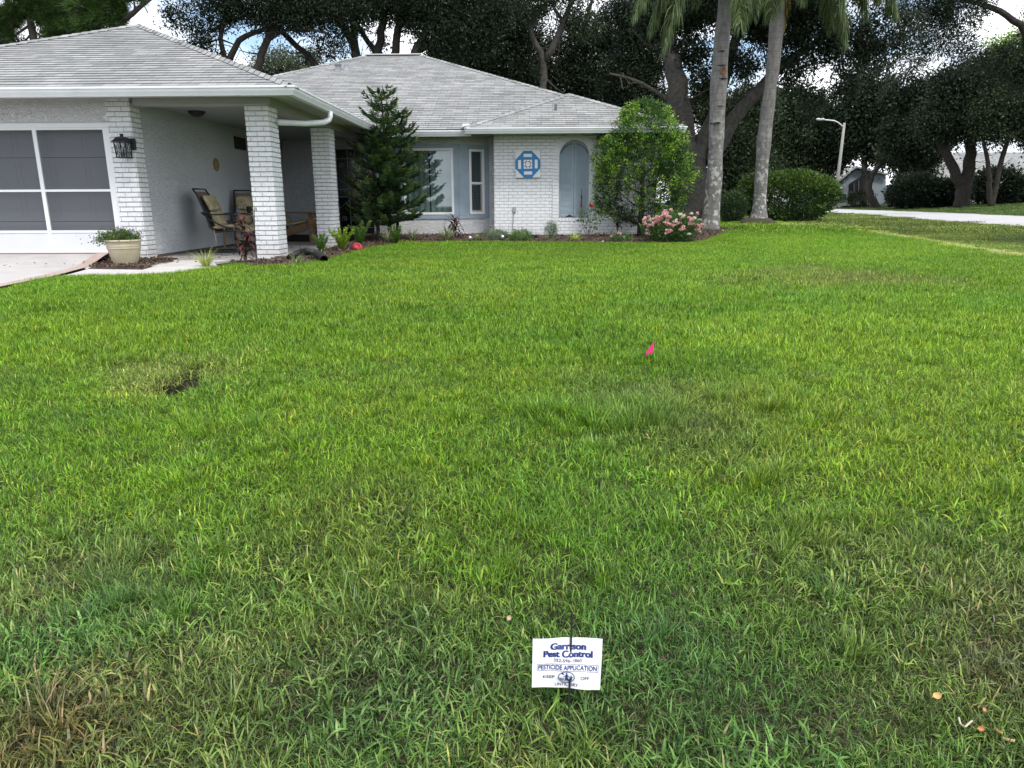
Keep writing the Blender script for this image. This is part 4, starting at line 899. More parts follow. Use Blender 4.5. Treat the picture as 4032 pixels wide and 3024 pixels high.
def cordyline(px, py, h, stems, m, label, heads, lf=.26, w_=.05, dz=.0):
    B = gd(px, py, dz); root = empty('ti_plant', B, label, 'plant'); st = MB(); lv = MB()
    for (dx, dy, hh) in stems:
        top = B+v(dx, dy, hh); st.tube([B+v(dx*.2, dy*.2, -.02), B+v(dx*.6, dy*.5, hh*.5), top], [.011, .009, .007], 6)
        for (z0, z1, k_, s_) in heads:
            for i in range(k_):
                t = i/k_; a = i*2.4+random.uniform(-.3, .3); z = hh*(z0+(z1-z0)*t); base = B+v(dx*z/hh, dy*z/hh, z); rise = .25+1.4*t+random.uniform(-.2, .2)
                strap_leaf(lv, base, (math.cos(a), math.sin(a), rise), lf*s_*random.uniform(.75, 1.15), w_*s_*random.uniform(.8, 1.15), 1.3+.9*(1-t))
    st.build('stem', M_STEM, root); lv.build('foliage', m, root, True); return root
cordyline(965, 1040, .68, [(.01, 0, .60), (.04, .05, .34)], M_RED, 'maroon leaved ti plant in the bed in front of the first brick column', [(.25, .5, 9, .8), (.62, 1., 15, 1.)], .25, .055)
cordyline(1790, 938, .42, [(0, 0, .42), (.05, .02, .33), (-.04, .03, .26)], M_REDD, 'dark purple ti plant in front of the bay window', [(.2, 1., 15, 1.)], .34, .045)
cordyline(2430, 935, .22, [(0, 0, .24)], M_REDD, 'small sparse dark purple ti plant before the brick wall', [(.55, 1., 8, 1.)], .34, .05)
def shepherd_hook():
    B = gd(1010, 1040); P = [B, at(1003, 900, B[1]), at(1001, 830, B[1]), at(1003, 815, B[1]), at(1007, 818, B[1]), at(1008, 832, B[1])]
    b = MB(); b.tube(P, .005, 6); tag(b.build('garden_hook', M_DARK), 'thin black garden hook standing beside the first brick column', 'garden hook')
shepherd_hook()

M_LIR = leafmat('variegated_strap', (.10, .16, .05), (.40, .44, .24), .25, .4, 20); M_YEL = leafmat('yellow_green_strap', (.20, .30, .04), (.55, .60, .16), .3, .4, 20)
def straptuft(px, py, h, n, m, label, spread=1., w_=.011, dz=0., group='tufts of striped grass in the bed'):
    B = gd(px, py, dz); Q = []; T = []
    for i in range(n):
        a = rng.uniform(0, 2*PI); L_ = h*1.35*rng.uniform(.7, 1.25); el = rng.uniform(.75, 1.45) if spread <= 1 else rng.uniform(.5, 1.4); p = B+v(math.cos(a)*.02, math.sin(a)*.02, -.005); t = rng.uniform(0, 1); d = np.array([math.cos(a), math.sin(a)]); s_ = np.array([-d[1], d[0], 0])
        w1 = w_*rng.uniform(.7, 1.2); k_ = 4
        for j in range(k_):
            q = p+np.array([d[0]*math.cos(el), d[1]*math.cos(el), math.sin(el)])*L_/k_; wa, wb = w1*(1-(j/k_)**2)/2+.0006, w1*(1-((j+1)/k_)**2)/2+.0005
            Q.append([p-s_*wa, p+s_*wa, q+s_*wb, q-s_*wb]); T.append(t); p = q; el -= rng.uniform(.15, .42)*spread
    o = quadmesh('striped_grass_tuft', np.array(Q), T, m, None); tag(o, label, 'plant', group); return o
straptuft(812, 1052, .20, 80, M_YEL, 'yellow green striped tuft at the edge of the walk near the patio', .9, .011)
straptuft(1170, 1046, .17, 50, M_LIR, 'sparse striped tuft in front of the black drain pipe and first column', 1.1)
straptuft(1262, 1026, .16, 45, M_LIR, 'striped tuft in front of the short dark fern by the drain pipe', 1.1)
straptuft(1532, 958, .27, 90, M_LIR, 'striped tuft in front of the tall conifer beside the window', 1.0)
straptuft(1628, 948, .24, 80, M_LIR, 'striped tuft between the conifer and the bay window', 1.0)
straptuft(1762, 950, .30, 110, M_LIR, 'fullest striped tuft, left of the dark purple plant under the bay window', 1.0)
straptuft(1885, 948, .20, 60, M_LIR, 'striped tuft just left of the grey leaved herb by the bay window corner', 1.1)
straptuft(2265, 950, .20, 90, M_YEL, 'low yellow striped tuft in front of the arched shutters', 1.2)
straptuft(2165, 948, .16, 50, M_LIR, 'striped tuft around the foot of the upright rosemary', 1.3)

M_FERN = leafmat('foxtail_fern', (.10, .20, .015), (.34, .48, .05), .3, .5, 9); M_FERND = leafmat('foxtail_fern_deep', (.035, .10, .02), (.16, .28, .05), .3, .5, 9)
def foxtail(px, py, h, k_, label, m=M_FERN, dz=.0, spread=.35):
    B = gd(px, py, dz); Cn, D, T = [], [], []
    for i in range(k_):
        a = i*2.4+rng.uniform(-.4, .4); tl = spread*rng.uniform(.2, 1.); hh = h*rng.uniform(.65, 1.05); n = int(420*hh/.4)
        t = rng.uniform(0.05, 1, n); ax = np.array([math.cos(a)*math.sin(tl), math.sin(a)*math.sin(tl), math.cos(tl)]); r_ = .033*np.sin(PI*np.clip(t*.9+.12, 0, 1))**.7
        ph = rng.uniform(0, 2*PI, n); o_ = np.stack([np.cos(ph), np.sin(ph), np.zeros(n)], 1); c_ = B+ax*(t*hh)[:, None]+ax*0+np.outer((t*hh)**2*.5, [math.cos(a), math.sin(a), 0])
        Cn.append(c_+o_*(r_*.2)[:, None]); D.append((o_*1.0+np.array([0, 0, .9]))*1.5); T.append(np.clip(t*.5+rng.uniform(0, .4, n), 0, 1)); 
    Cn, D, T = np.concatenate(Cn), np.concatenate(D), np.concatenate(T)
    o = quadmesh('foxtail_fern', leaves(Cn, .042, .22, dirs=D), T, m); tag(o, label, 'fern', 'foxtail ferns along the bed')
foxtail(1265, 1006, .33, 6, 'short dark foxtail fern beside the end of the black drain pipe', M_FERND, 0, .3)
foxtail(1348, 990, .40, 9, 'brightest yellow green foxtail fern, in front of the second column', M_FERN, 0, .42)
foxtail(1415, 972, .46, 9, 'tall foxtail fern to the right of the second column', M_FERND, 0, .35)
foxtail(1562, 962, .34, 7, 'foxtail fern at the right foot of the conifer', M_FERND, 0, .4)

def bushy(name, px, py, r, h, n, size, m, label, cat='shrub', per=10, asp=.4, up=.3, dz=0, clump=.05, group=None, stems=True, Y=None):
    B = gd(px, py, dz) if Y is None else np.array([*at(px, py, Y)[:2], float(gz(0, Y))])
    root = empty(name, B, label, cat, group)
    P, D, T = blobpts(B+v(0, 0, h*.5), (r, r*.8, h*.5), n//per, per, clump, .45); dirs = D*.5+np.array([0, 0, up]); P[:, 2] = np.maximum(P[:, 2], B[2]+.01)
    quadmesh('foliage', leaves(P, size, asp, dirs=dirs), T+.25*(P[:, 2]-B[2])/h, m, root)
    if stems:
        s_ = MB()
        for i in range(9):
            a = i*2.4; s_.tube([B+v(math.cos(a)*.02, math.sin(a)*.02, -.01), B+v(math.cos(a)*r*.35, math.sin(a)*r*.3, h*.4), B+v(math.cos(a)*r*.7, math.sin(a)*r*.6, h*.8)], [.006*h/.3, .004*h/.3, .002*h/.3], 5)
        s_.build('stem', M_STEM, root)
    return root, B
M_ROSEM = leafmat('grey_green_herb', (.05, .09, .05), (.20, .28, .16), .2, .6, 12); M_HERB = leafmat('fresh_green_herb', (.04, .10, .02), (.16, .28, .07), .3, .5, 12)
bushy('herb_bush', 1952, 948, .27, .22, 2600, .035, M_ROSEM, 'grey green leafy herb in the bed at the left corner of the brick wall', 'herb', per=12, asp=.22, up=.8)
bushy('herb_bush', 2050, 950, .24, .22, 2600, .028, M_HERB, 'fresh green rounded herb in the bed below the wall outlet', 'herb', per=12, asp=.45, up=.3)
bushy('rosemary', 2170, 946, .13, .38, 2400, .034, M_ROSEM, 'upright rosemary in front of the brick wall, left of the arched shutters', 'herb', per=14, asp=.16, up=1.2)
# roses
M_RLEAF = leafmat('rose_leaf', (.015, .045, .015), (.10, .20, .045), .25, .4, 8); M_PINKF = leafmat('pink_petal', (.70, .32, .36), (.85, .58, .58), .3, .5, 30); M_WHF = leafmat('cream_petal', (.75, .62, .55), (.85, .80, .74), .3, .5, 30); M_REDF = leafmat('crimson_petal', (.30, .01, .05), (.55, .03, .10), .2, .5, 30)
def bloom(c, r, n=26):
    d = unit(rng.normal(size=(n, 3))); d[:, 2] = np.abs(d[:, 2])*.8; c_ = np.array(c)+d*r*.25; return leaves(c_, r*1.0, 1.0, dirs=d)
def roses(px, py, w_, h, n, nb, label):
    root, B = bushy('rose_bush', px, py, w_, h, n, .035, M_RLEAF, label, 'rose bush', per=9, asp=.6, up=.15, clump=.06, Y=None)
    Q = [[], []]
    nb = int(nb*1.0); clusters = [(unit(np.array([rng.uniform(-1, 1), rng.uniform(-1.2, -.05), rng.uniform(-.2, 1)]))) for _ in range(nb)]
    for d in clusters:
        c_ = B+v(0, 0, h*.52)+d*v(w_*1.02, w_*.85, h*.54)
        kk = int(rng.integers(1, 6)); which = 0 if rng.uniform() < .62 else 1
        for j in range(kk if which == 0 else 1): Q[which].append(bloom(c_+rng.normal(size=3)*.035, .034))
    for q, m in zip(Q, (M_PINKF, M_WHF)):
        if q: q = np.concatenate(q); quadmesh('blossom', q, rng.uniform(0, 1, len(q)), m, root)
roses(2640, 952, .60, .56, 11000, 44, 'wide rose bush covered in pink and white blooms beside the palm')
root, B = bushy('rose_bush', 2315, 948, .19, .52, 10, .04, M_RLEAF, 'leggy young rose with one crimson bloom in front of the shutters', 'rose bush', stems=False)
for o_ in list(root.children): bpy.data.objects.remove(o_)
s_ = MB(); lc = []
for i, (dx, dz_) in enumerate(((-.16, .42), (-.07, .5), (.06, .62), (.10, .45), (.17, .40))):
    s_.tube([B, B+v(dx*.5, -.02*i, dz_*.5), B+v(dx, -.03*i+.05, dz_)], [.008, .006, .003], 5)
    lc.append(B+v(dx, -.03*i+.05, dz_)+rng.normal(size=(36, 3))*v(.055, .05, .07)); lc.append(B+v(dx*.6, 0, dz_*.6)+rng.normal(size=(10, 3))*.05)
s_.build('stem', M_STEM, root); lc = np.concatenate(lc); quadmesh('foliage', leaves(lc, .055, .6), rng.uniform(.2, .9, len(lc)), M_RLEAF, root)
q = bloom(B+v(.05, .02, .68), .05, 40); quadmesh('blossom', q, rng.uniform(0, 1, len(q)), M_REDF, root)
root, B = bushy('vinca', 2440, 952, .26, .16, 1300, .03, M_RLEAF, 'low plant with a few pink flowers under the small dark purple plant', 'flowering plant', per=8, asp=.5)
q = np.concatenate([bloom(at(x, y, B[1]-.1), .028) for x, y in ((2415, 928), (2440, 922), (2446, 930), (2436, 918), (2408, 931))]); quadmesh('blossom', q, rng.uniform(0, 1, len(q)), M_PINKF, root)
q = np.concatenate([bloom(at(x, y, B[1]-.1), .02) for x, y in ((2456, 932), (2457, 938))]); quadmesh('blossom', q, rng.uniform(0, 1, len(q)), M_WHF, root)

# pot with trailing flowers
def flowerpot():
    B = gd(497, 1042, .012); B[2] = .02; sc = B[1]/10.0
    root = empty('flower_pot', B, 'large cream ribbed flower pot of green trailing plants beside the driveway', 'flower pot'); r = .268*sc*.86; h = .335*sc
    prof = [(r*.60, 0), (r*.66, .02), (r*.80, h*.33), (r*.89, h*.60), (r*.895, h*.62), (r*.925, h*.64), (r*.93, h*.68), (r*.91, h*.70), (r*.93, h*.72), (r*.945, h*.76), (r*.93, h*.78), (r*.95, h*.88), (r*.955, h*.9), (r*1.03, h*.92), (r*1.05, h*.96), (r*1.03, h*.995), (r*.97, h), (r*.90, h*.97), (r*.88, h*.85)]
    b = MB(); b.lathe(prof, B, 40); b.build('pot', mat('cream_ribbed_resin', (.40, .35, .235), .6, 0, 5, .05, 60, col2=(.52, .47, .34)), root, True)
    b = MB(); b.lathe([(.001, 0), (r*.88, 0)], B+v(0, 0, h*.86), 30); b.build('potting_soil', mulch, root)
    P, D, T = blobpts(B+v(-.04, 0, h*1.04), (r*1.08, r*1.0, .12), 420, 12, .045, .3); k_ = P[:, 2] > B[2]+h*.93; P, T = P[k_], T[k_]
    P2 = B+v(-.24, -.05, h*1.0)+rng.normal(size=(420, 3))*v(.07, .07, .035); P = np.concatenate([P, P2]); T = np.concatenate([T, rng.uniform(0, .8, 420)])
    for _ in range(16):
        a = rng.uniform(0, 6.28); q_ = B+v(-.03+math.cos(a)*r*.8, math.sin(a)*r*.8, h*1.05)+np.outer(np.linspace(0, 1, 26), v(math.cos(a)*.10, math.sin(a)*.10, rng.uniform(.0, .12)))+rng.normal(size=(26, 3))*.012; P = np.concatenate([P, q_]); T = np.concatenate([T, rng.uniform(0, .9, 26)])
    quadmesh('foliage', leaves(P, .026, .5), T, leafmat('pot_leaf', (.02, .05, .012), (.15, .22, .06), .25, .45, 12), root)
    q = np.concatenate([bloom(at(x, y, B[1]-.12), .022, 14) for x, y in ((415, 940), (519, 911), (525, 906), (465, 905), (404, 943), (560, 935))]); quadmesh('blossom', q, rng.uniform(0, 1, len(q)), leafmat('lilac_petal', (.38, .30, .60), (.55, .48, .75), .3, .5, 30), root)
flowerpot()

# drain pipe, block, ball, lights, tubs
def drain():
    B0 = gd(1143, 1016, .04); B1 = gd(1190, 1004, .05); B2 = gd(1245, 1010, .06); B3 = gd(1276, 1022, .045)
    ts = np.linspace(0, 1, 150); P = np.array([(1-t)**3*B0+3*(1-t)**2*t*(B1+v(0, .2, .10))+3*(1-t)*t*t*(B2+v(0, .15, .06))+t**3*B3 for t in ts]); r = np.where(np.arange(150) % 4 < 2, .056, .047)
    b = MB(); b.tube(P, r, 14, cap=False); b.tube(P[::-1], .043, 14, cap=False); tag(b.build('drain_pipe', mat('black_corrugated_plastic', (.012, .012, .014), .5)), 'black corrugated drain pipe curving round behind the first column', 'drain pipe')
drain()
q = gd(1108, 1024, .0); b = MB(); b.box(-3.72, -3.34, 10.62, 10.76, -.0, .055, 0, .006); tag(b.build('splash_block', mat('dark_grey_concrete_block', (.09, .085, .08), .95, .25, 20, .5, 80)), 'dark grey concrete block lying at the foot of the first column', 'concrete block')
q = gd(1406, 986, .0); b = MB(); b.lathe([(.001, 0), (.05, .008), (.083, .04), (.088, .07), (.07, .108), (.05, .122), (.045, .125), (.040, .108), (.001, .10)], q, 20, sx=1.15); b.xf(Matrix.Translation(q)@Matrix.Rotation(R(55), 4, 'X')@Matrix.Rotation(R(14), 4, 'Y')@Matrix.Translation(-Vector(q))@Matrix.Translation((0, .02, 0)))
tag(b.build('red_cup', mat('faded_red_plastic', (.42, .04, .06), .5, .15, 20), None, True), 'faded red plastic cup tipped over in the bed by the foxtail ferns', 'cup')
def globe(px, py, label, r=.042, post=.04):
    B = gd(px, py); root = empty('solar_globe', B, label, 'garden light', 'glass globe lights in the bed'); b = MB(); b.lathe([(r*math.sin(t), r-r*math.cos(t)) for t in np.linspace(.0, PI, 12)], B+v(0, 0, post), 16); b.build('globe', mat('silvery_glass', (.55, .56, .56), .12, spec=.8, metal=.6), root, True)
    b = MB(); b.tube([B-v(0, 0, .03), B+v(0, 0, post+.004)], .012, 8); b.lathe([(.03, 0), (.03, .012), (.015, .02)], B+v(0, 0, post-.014), 12); b.build('stake', M_DARK, root)
globe(1851, 953, 'clear glass globe light in the bed, right of the dark purple plant'); globe(1978, 950, 'clear glass globe light between the two leafy herbs', .046); globe(2373, 960, 'tiny globe light at the bed edge between the young rose and the pink flowers', .02, .02)
for (px, lb) in ((2008, 'low black planter tray, left behind the fresh green herb'), (2092, 'low black planter tray, right behind the fresh green herb')):
    q = gd(px, 942); b = MB(); b.box(q[0]-.13, q[0]+.13, q[1], q[1]+.12, q[2], q[2]+.075, 0, .01); b.box(q[0]-.145, q[0]+.145, q[1]-.015, q[1]+.135, q[2]+.075, q[2]+.087, 0, .004); tag(b.build('planter_tray', mat('black_tray_plastic', (.015, .015, .017), .5)), lb, 'planter tray', 'black planter trays in the bed')
for (px, py, lb, s_) in ((1935, 928, 'two stacked terracotta bricks in the corner between bay and brick wall', 1.), (2350, 930, 'rough terracotta block against the brick wall by the young rose', .8)):
    q = gd(px, py); q[1] = min(q[1], 16.48 if px > 2000 else 16.9); X_ = at(px, py, q[1])[0]; z_ = float(gz(X_, q[1])); b = MB(); b.box(X_-.06, X_+.05, q[1]-.1, q[1], z_, z_+.085*s_+.01, 0, .008)
    if s_ == 1.: b.box(X_-.035, X_+.05, q[1]-.09, q[1]-.005, z_+.096, z_+.165, 0, .006)
    tag(b.build('terracotta_block', mat('terracotta_block', (.36, .20, .13), .9, .25, 14, .4, 60)), lb, 'block')
# cord from outlet
q = at(2024, 825, 16.57); b = MB(); P = [at(2022, 838, 16.56), at(2021, 860, 16.55), at(2018, 900, 16.54), at(2020, 930, 16.5)]; b.tube(P, .006, 5); tag(b.build('power_cord', mat('dark_cord', (.05, .05, .055), .6)), 'thin dark cord hanging from the wall outlet down to the bed', 'cord')

# things on the shutter sill
SY = 16.58
def statuette():
    B = at(2288, 857, SY); B[2] = .4705; root = empty('pagoda_ornament', B, 'tall slim tiered ornament with red middle standing on the shutter sill', 'ornament')
    b = MB(); b.lathe([(.055, 0), (.05, .02), (.03, .035), (.03, .05)], B, 14); b.lathe([(.026, .05), (.022, .14), (.03, .15), (.02, .2), (.024, .24), (.016, .25)], B, 12); b.build('base', mat('weathered_stone', (.22, .17, .14), .9, .2, 30), root)
    b = MB(); pr = []
    for i in range(4): z = .24+i*.042; r = .032-.005*i; pr += [(r, z), (r*.5, z+.022), (r*.5, z+.040)]
    b.lathe(pr+[(.001, .42)], B, 12); b.build('tiers', mat('dark_red_lacquer', (.20, .02, .02), .4), root)
    b = MB(); b.lathe([(.012, .40), (.012, .48), (.005, .49), (.004, .60), (.001, .62)], B, 8)
    for z in (.50, .53, .56): b.lathe([(.012, z), (.014, z+.004), (.004, z+.01)], B, 10)
    b.build('spire', M_DARK, root)
statuette()
B = at(2215, 858, SY); B[2] = .4705; b = MB(); b.lathe([(.028*math.sin(t), .028-.028*math.cos(t)) for t in np.linspace(0, PI, 12)], B, 16); tag(b.build('glass_ball', mat('grey_glass_ball', (.3, .33, .35), .1, spec=.8), None, True), 'small grey glass ball at the left end of the shutter sill', 'glass ball')
b = MB(); B = at(2240, 858, SY); B[2] = .4705
b.tube([B+v(-.10, 0, .012), B+v(-.04, -.01, .02), B+v(0, 0, .045), B+v(.03, .01, .04), B+v(.08, 0, .015), B+v(.17, 0, .012)], [.006, .014, .026, .02, .009, .004], 8); b.tube([B+v(0, 0, .045), B+v(.015, 0, .075)], [.012, .004], 6)
tag(b.build('lizard_ornament', M_DARK, None, True), 'small black lizard shaped ornament lying on the shutter sill', 'ornament')

# quilt board on the brick wall
def quilt():
    c = [at(2029, 594.5, 16.565), at(2126.5, 594, 16.565), at(2127.5, 698, 16.565), at(2031, 700, 16.565)]; root = empty('quilt_board', (c[0]+c[2])/2, 'square white board with a blue octagon quilt star on the brick wall', 'wall art')
    def S(u, w_, o_): p = c[0]*(1-u)*(1-w_)+c[1]*u*(1-w_)+c[2]*u*w_+c[3]*(1-u)*w_; return p+v(0, -o_, 0)
    def poly(pts, o0, o1, m, nm):
        b = MB()
        for P in pts: b.prism([S(x, y, o1) for x, y in P], (0, o1-o0, 0))
        return b.build(nm, m, root)
    W_ = mat('board_white_paint', (.78, .78, .77), .6, .04, 8); BL = mat('board_blue_paint', (.025, .20, .46), .5, .08, 8); NV = mat('board_navy_paint', (.012, .02, .06), .5)
    poly([[(0, 0), (0, 1), (1, 1), (1, 0)]], 0, .02, W_, 'board')
    a, b_ = .335, .665; poly([[(a, .0), (.0, a), (.0, b_), (a, 1), (b_, 1), (1, b_), (1, a), (b_, 0)]], .0205, .024, BL, 'octagon')
    rc = lambda x0, y0, x1, y1: [(x0, y0), (x0, y1), (x1, y1), (x1, y0)]
    poly([rc(.335, .11, .67, .23), rc(.335, .77, .67, .89), rc(.105, .34, .22, .67), rc(.78, .33, .895, .66), rc(.335, .335, .67, .665)], .0245, .027, W_, 'white_panels')
    s0, s1, m0, m1, mm = .335, .67, .42, .585, .5
    t = [[(.36, .36) , (m0, .46), (.42, .42)], [(s0+.02, m0), (m0, mm), (m0, m0)], [(s0+.02, m1), (m0, m1), (m0, mm)], [(s1-.02, m0), (m1, m0), (m1, mm)], [(s1-.02, m1), (m1, mm), (m1, m1)],
         [(m0, s0+.015), (m0, m0), (mm, m0)], [(m1, s0+.015), (mm, m0), (m1, m0)], [(m0, s1-.02), (mm, m1), (m0, m1)], [(m1, s1-.02), (m1, m1), (mm, m1)]][1:]
    poly(t, .0275, .029, NV, 'star')
quilt()

# lantern on the brick pier
def lantern():
    Y = 10.62; c = at(484, 575, Y); root = empty('wall_lantern', at(500, 560, 10.74), 'black coach lantern with cross braced sides on the brick pier', 'lantern'); k_ = Y/FPX
    top = at(484, 530, Y); zt = top[2]; cx, cy = c[0], Y; zb_ = at(484, 623, Y)[2]; zr = at(484, 557, Y)[2]; ze = at(484, 560, Y)[2]
    b = MB(); b.box(cx+.06, cx+.13, 10.70, 10.748, zr-.11, zr+.05, 0, .008); b.tube([v(cx+.09, 10.70, zr+.0), v(cx+.06, 10.68, zr+.02), v(cx+.02, Y+.03, zr+.02)], .012, 8); b.build('bracket', M_DARK, root)
    b = MB(); n = 4
    def ring(r, z): return [v(cx+r*math.cos(PI/4+i*PI/2), cy+r*math.sin(PI/4+i*PI/2), z) for i in range(4)]
    R_ = [ring(.150, ze), ring(.148, ze+.008), ring(.100, zr+.035), ring(.092, zr+.052), ring(.03, zr+.066), ring(.020, zr+.07), ring(.030, zr+.102), ring(.001, zr+.103)]
    b.add([p for r_ in R_ for p in r_], [[4*i+j, 4*i+(j+1) % 4, 4*i+4+(j+1) % 4, 4*i+4+j] for i in range(len(R_)-1) for j in range(4)]+[[3, 2, 1, 0]])
    T_, Bm = ring(.115, ze), ring(.098, zb_+.012)
    for i in range(4):
        b.beam(T_[i], Bm[i], .012, .012); j = (i+1) % 4; mid = lambda A, t, s: A[i]*(1-t)+A[j]*t
        for (ta, tb_) in ((.0, .5), (.5, 0.), (.5, 1.), (1., .5)): b.tube([T_[i]*(1-ta)+T_[j]*ta, Bm[i]*(1-tb_)+Bm[j]*tb_], .0035, 5)
        b.beam(Bm[i], Bm[j], .01, .012)
    b.add([p for r_ in (ring(.118, zb_), ring(.118, zb_+.012)) for p in r_], [[3, 2, 1, 0], [4, 5, 6, 7]]+[[j, (j+1) % 4, 4+(j+1) % 4, 4+j] for j in range(4)])
    b.build('cage', M_DARK, root)
    b = MB()
    for i in range(4): j = (i+1) % 4; b.add([T_[i]*.97+T_[j]*.03, T_[j]*.97+T_[i]*.03, Bm[j]*.97+Bm[i]*.03, Bm[i]*.97+Bm[j]*.03], [[0, 1, 2, 3]])
    lg = M_GLASS.copy(); lg.name = 'clear_lantern_glass'; [setattr(n_.inputs[0], 'default_value', (.93, .95, .95, 1)) for n_ in lg.node_tree.nodes if n_.type == 'BSDF_TRANSPARENT']; [setattr(n_.inputs[0], 'default_value', .07) for n_ in lg.node_tree.nodes if n_.type == 'MIX_SHADER']; b.build('lantern_glass', lg, root)
    b = MB(); b.lathe([(.03, 0), (.03, .008), (.012, .012), (.012, .07), (.016, .09), (.001, .12)], v(cx, cy, zb_+.012), 10); b.build('candle_bulb', M_DARK, root)
lantern()
# porch ceiling light, round plaque, dark sign on side wall
q = at(772, 418, 12.0); b = MB(); b.lathe([(.001, -.085), (.06, -.075), (.11, -.045), (.135, -.01), (.135, .0)], v(q[0], 12.0, 2.218), 20); tag(b.build('ceiling_light', mat('dark_bronze', (.02, .018, .016), .4), None, True), 'dark dome light on the porch ceiling', 'ceiling light')
q = atx_ = None
def atx(px, py, X): d = ray(px, py); return CP+X/d[0]*d
q = atx(852, 648, -5.65); b = MB(); b.lathe([(.001, 0), (.105, 0), (.115, .006), (.11, .018), (.09, .014), (.001, .014)], (0, 0, 0), 26); b.xf(Matrix.Translation((-5.662, q[1], q[2]))@Matrix.Rotation(PI/2, 4, 'Y'))
tag(b.build('wall_plaque', mat('antique_gold', (.26, .20, .07), .5, .5, 28, .6, 40)), 'round gold coloured plaque on the porch side wall', 'plaque')
q0, q1 = atx(922, 540, -5.65), atx(962, 590, -5.65); b = MB(); b.box(-5.662, -5.640, q0[1], q0[1]+.55, q1[2]-.01, q0[2]+.02, 0, .004); root = b.build('wooden_wall_sign', mat('dark_stained_wood', (.045, .026, .02), .7, .3, 12)); tag(root, 'dark wooden board hung on the porch side wall behind the first column', 'wall sign')

# ================================================================== PORCH FURNITURE
def cushionmat():
    m = bpy.data.materials.new('paisley_cushion'); m.use_nodes = True; n = m.node_tree; p = n.nodes['Principled BSDF']; l = n.links.new
    g = n.nodes.new('ShaderNodeNewGeometry'); vo = n.nodes.new('ShaderNodeTexVoronoi'); vo.inputs['Scale'].default_value = 10; l(g.outputs['Position'], vo.inputs['Vector'])
    nz_ = n.nodes.new('ShaderNodeTexNoise'); nz_.inputs['Scale'].default_value = 7; nz_.inputs['Distortion'].default_value = 3; l(g.outputs['Position'], nz_.inputs[0])
    r = n.nodes.new('ShaderNodeValToRGB'); r.color_ramp.interpolation = 'CONSTANT'; e = r.color_ramp.elements; e[0].position = 0; e[0].color = (.12, .17, .08, 1); e[1].position = .62; e[1].color = (.42, .34, .20, 1)
    for ps, c in ((.30, (.26, .06, .03, 1)), (.38, (.55, .48, .33, 1)), (.46, (.20, .12, .05, 1)), (.52, (.20, .25, .12, 1))): x = e.new(ps); x.color = c
    l(vo.outputs['Distance'], r.inputs[0]); r2 = n.nodes.new('ShaderNodeValToRGB'); r2.color_ramp.interpolation = 'CONSTANT'; e = r2.color_ramp.elements; e[0].color = (.60, .52, .37, 1); e[1].position = .45; e[1].color = (.24, .29, .17, 1)
    x = e.new(.52); x.color = (.55, .47, .31, 1); x = e.new(.58); x.color = (.28, .07, .04, 1); x = e.new(.63); x.color = (.58, .50, .36, 1); l(nz_.outputs[0], r2.inputs[0])
    mx_ = n.nodes.new('ShaderNodeMix'); mx_.data_type = 'RGBA'; mx_.inputs[0].default_value = .3; l(r.outputs[0], mx_.inputs[6]); l(r2.outputs[0], mx_.inputs[7]); l(mx_.outputs[2], p.inputs['Base Color']); p.inputs['Roughness'].default_value = .9
    return m
M_CUSH = cushionmat()
def slab_cushion(b, path, w_, th, nseg=9):
    """a padded strip following path (x, z) with width w_ in y"""
    P = np.array(path, float); d = np.r_[0, np.cumsum(np.linalg.norm(np.diff(P, axis=0), axis=1))]; t = np.linspace(0, d[-1], 26); X_ = np.interp(t, d, P[:, 0]); Z_ = np.interp(t, d, P[:, 1])
    T_ = np.gradient(np.stack([X_, Z_], 1), axis=0); T_ /= np.linalg.norm(T_, axis=1)[:, None]; Nn = np.stack([-T_[:, 1], T_[:, 0]], 1); vs = []; m = 16
    for i in range(26):
        u = i/25; puff = (math.sin(PI*min(1, max(0, (u*3) % 1)))**.5*.35+.65)*(min(1, 8*u+.3)*min(1, 8*(1-u)+.3))
        for j in range(m):
            a = 2*PI*j/m; y = math.copysign(abs(math.cos(a))**.45, math.cos(a))*w_/2; o_ = math.copysign(abs(math.sin(a))**.7, math.sin(a))*th/2*puff
            vs.append((X_[i]+Nn[i, 0]*(o_+th/2), y, Z_[i]+Nn[i, 1]*(o_+th/2)))
    b.add(vs, [[i*m+j, i*m+(j+1) % m, (i+1)*m+(j+1) % m, (i+1)*m+j] for i in range(25) for j in range(m)]+[list(range(m))[::-1], [25*m+j for j in range(m)]])
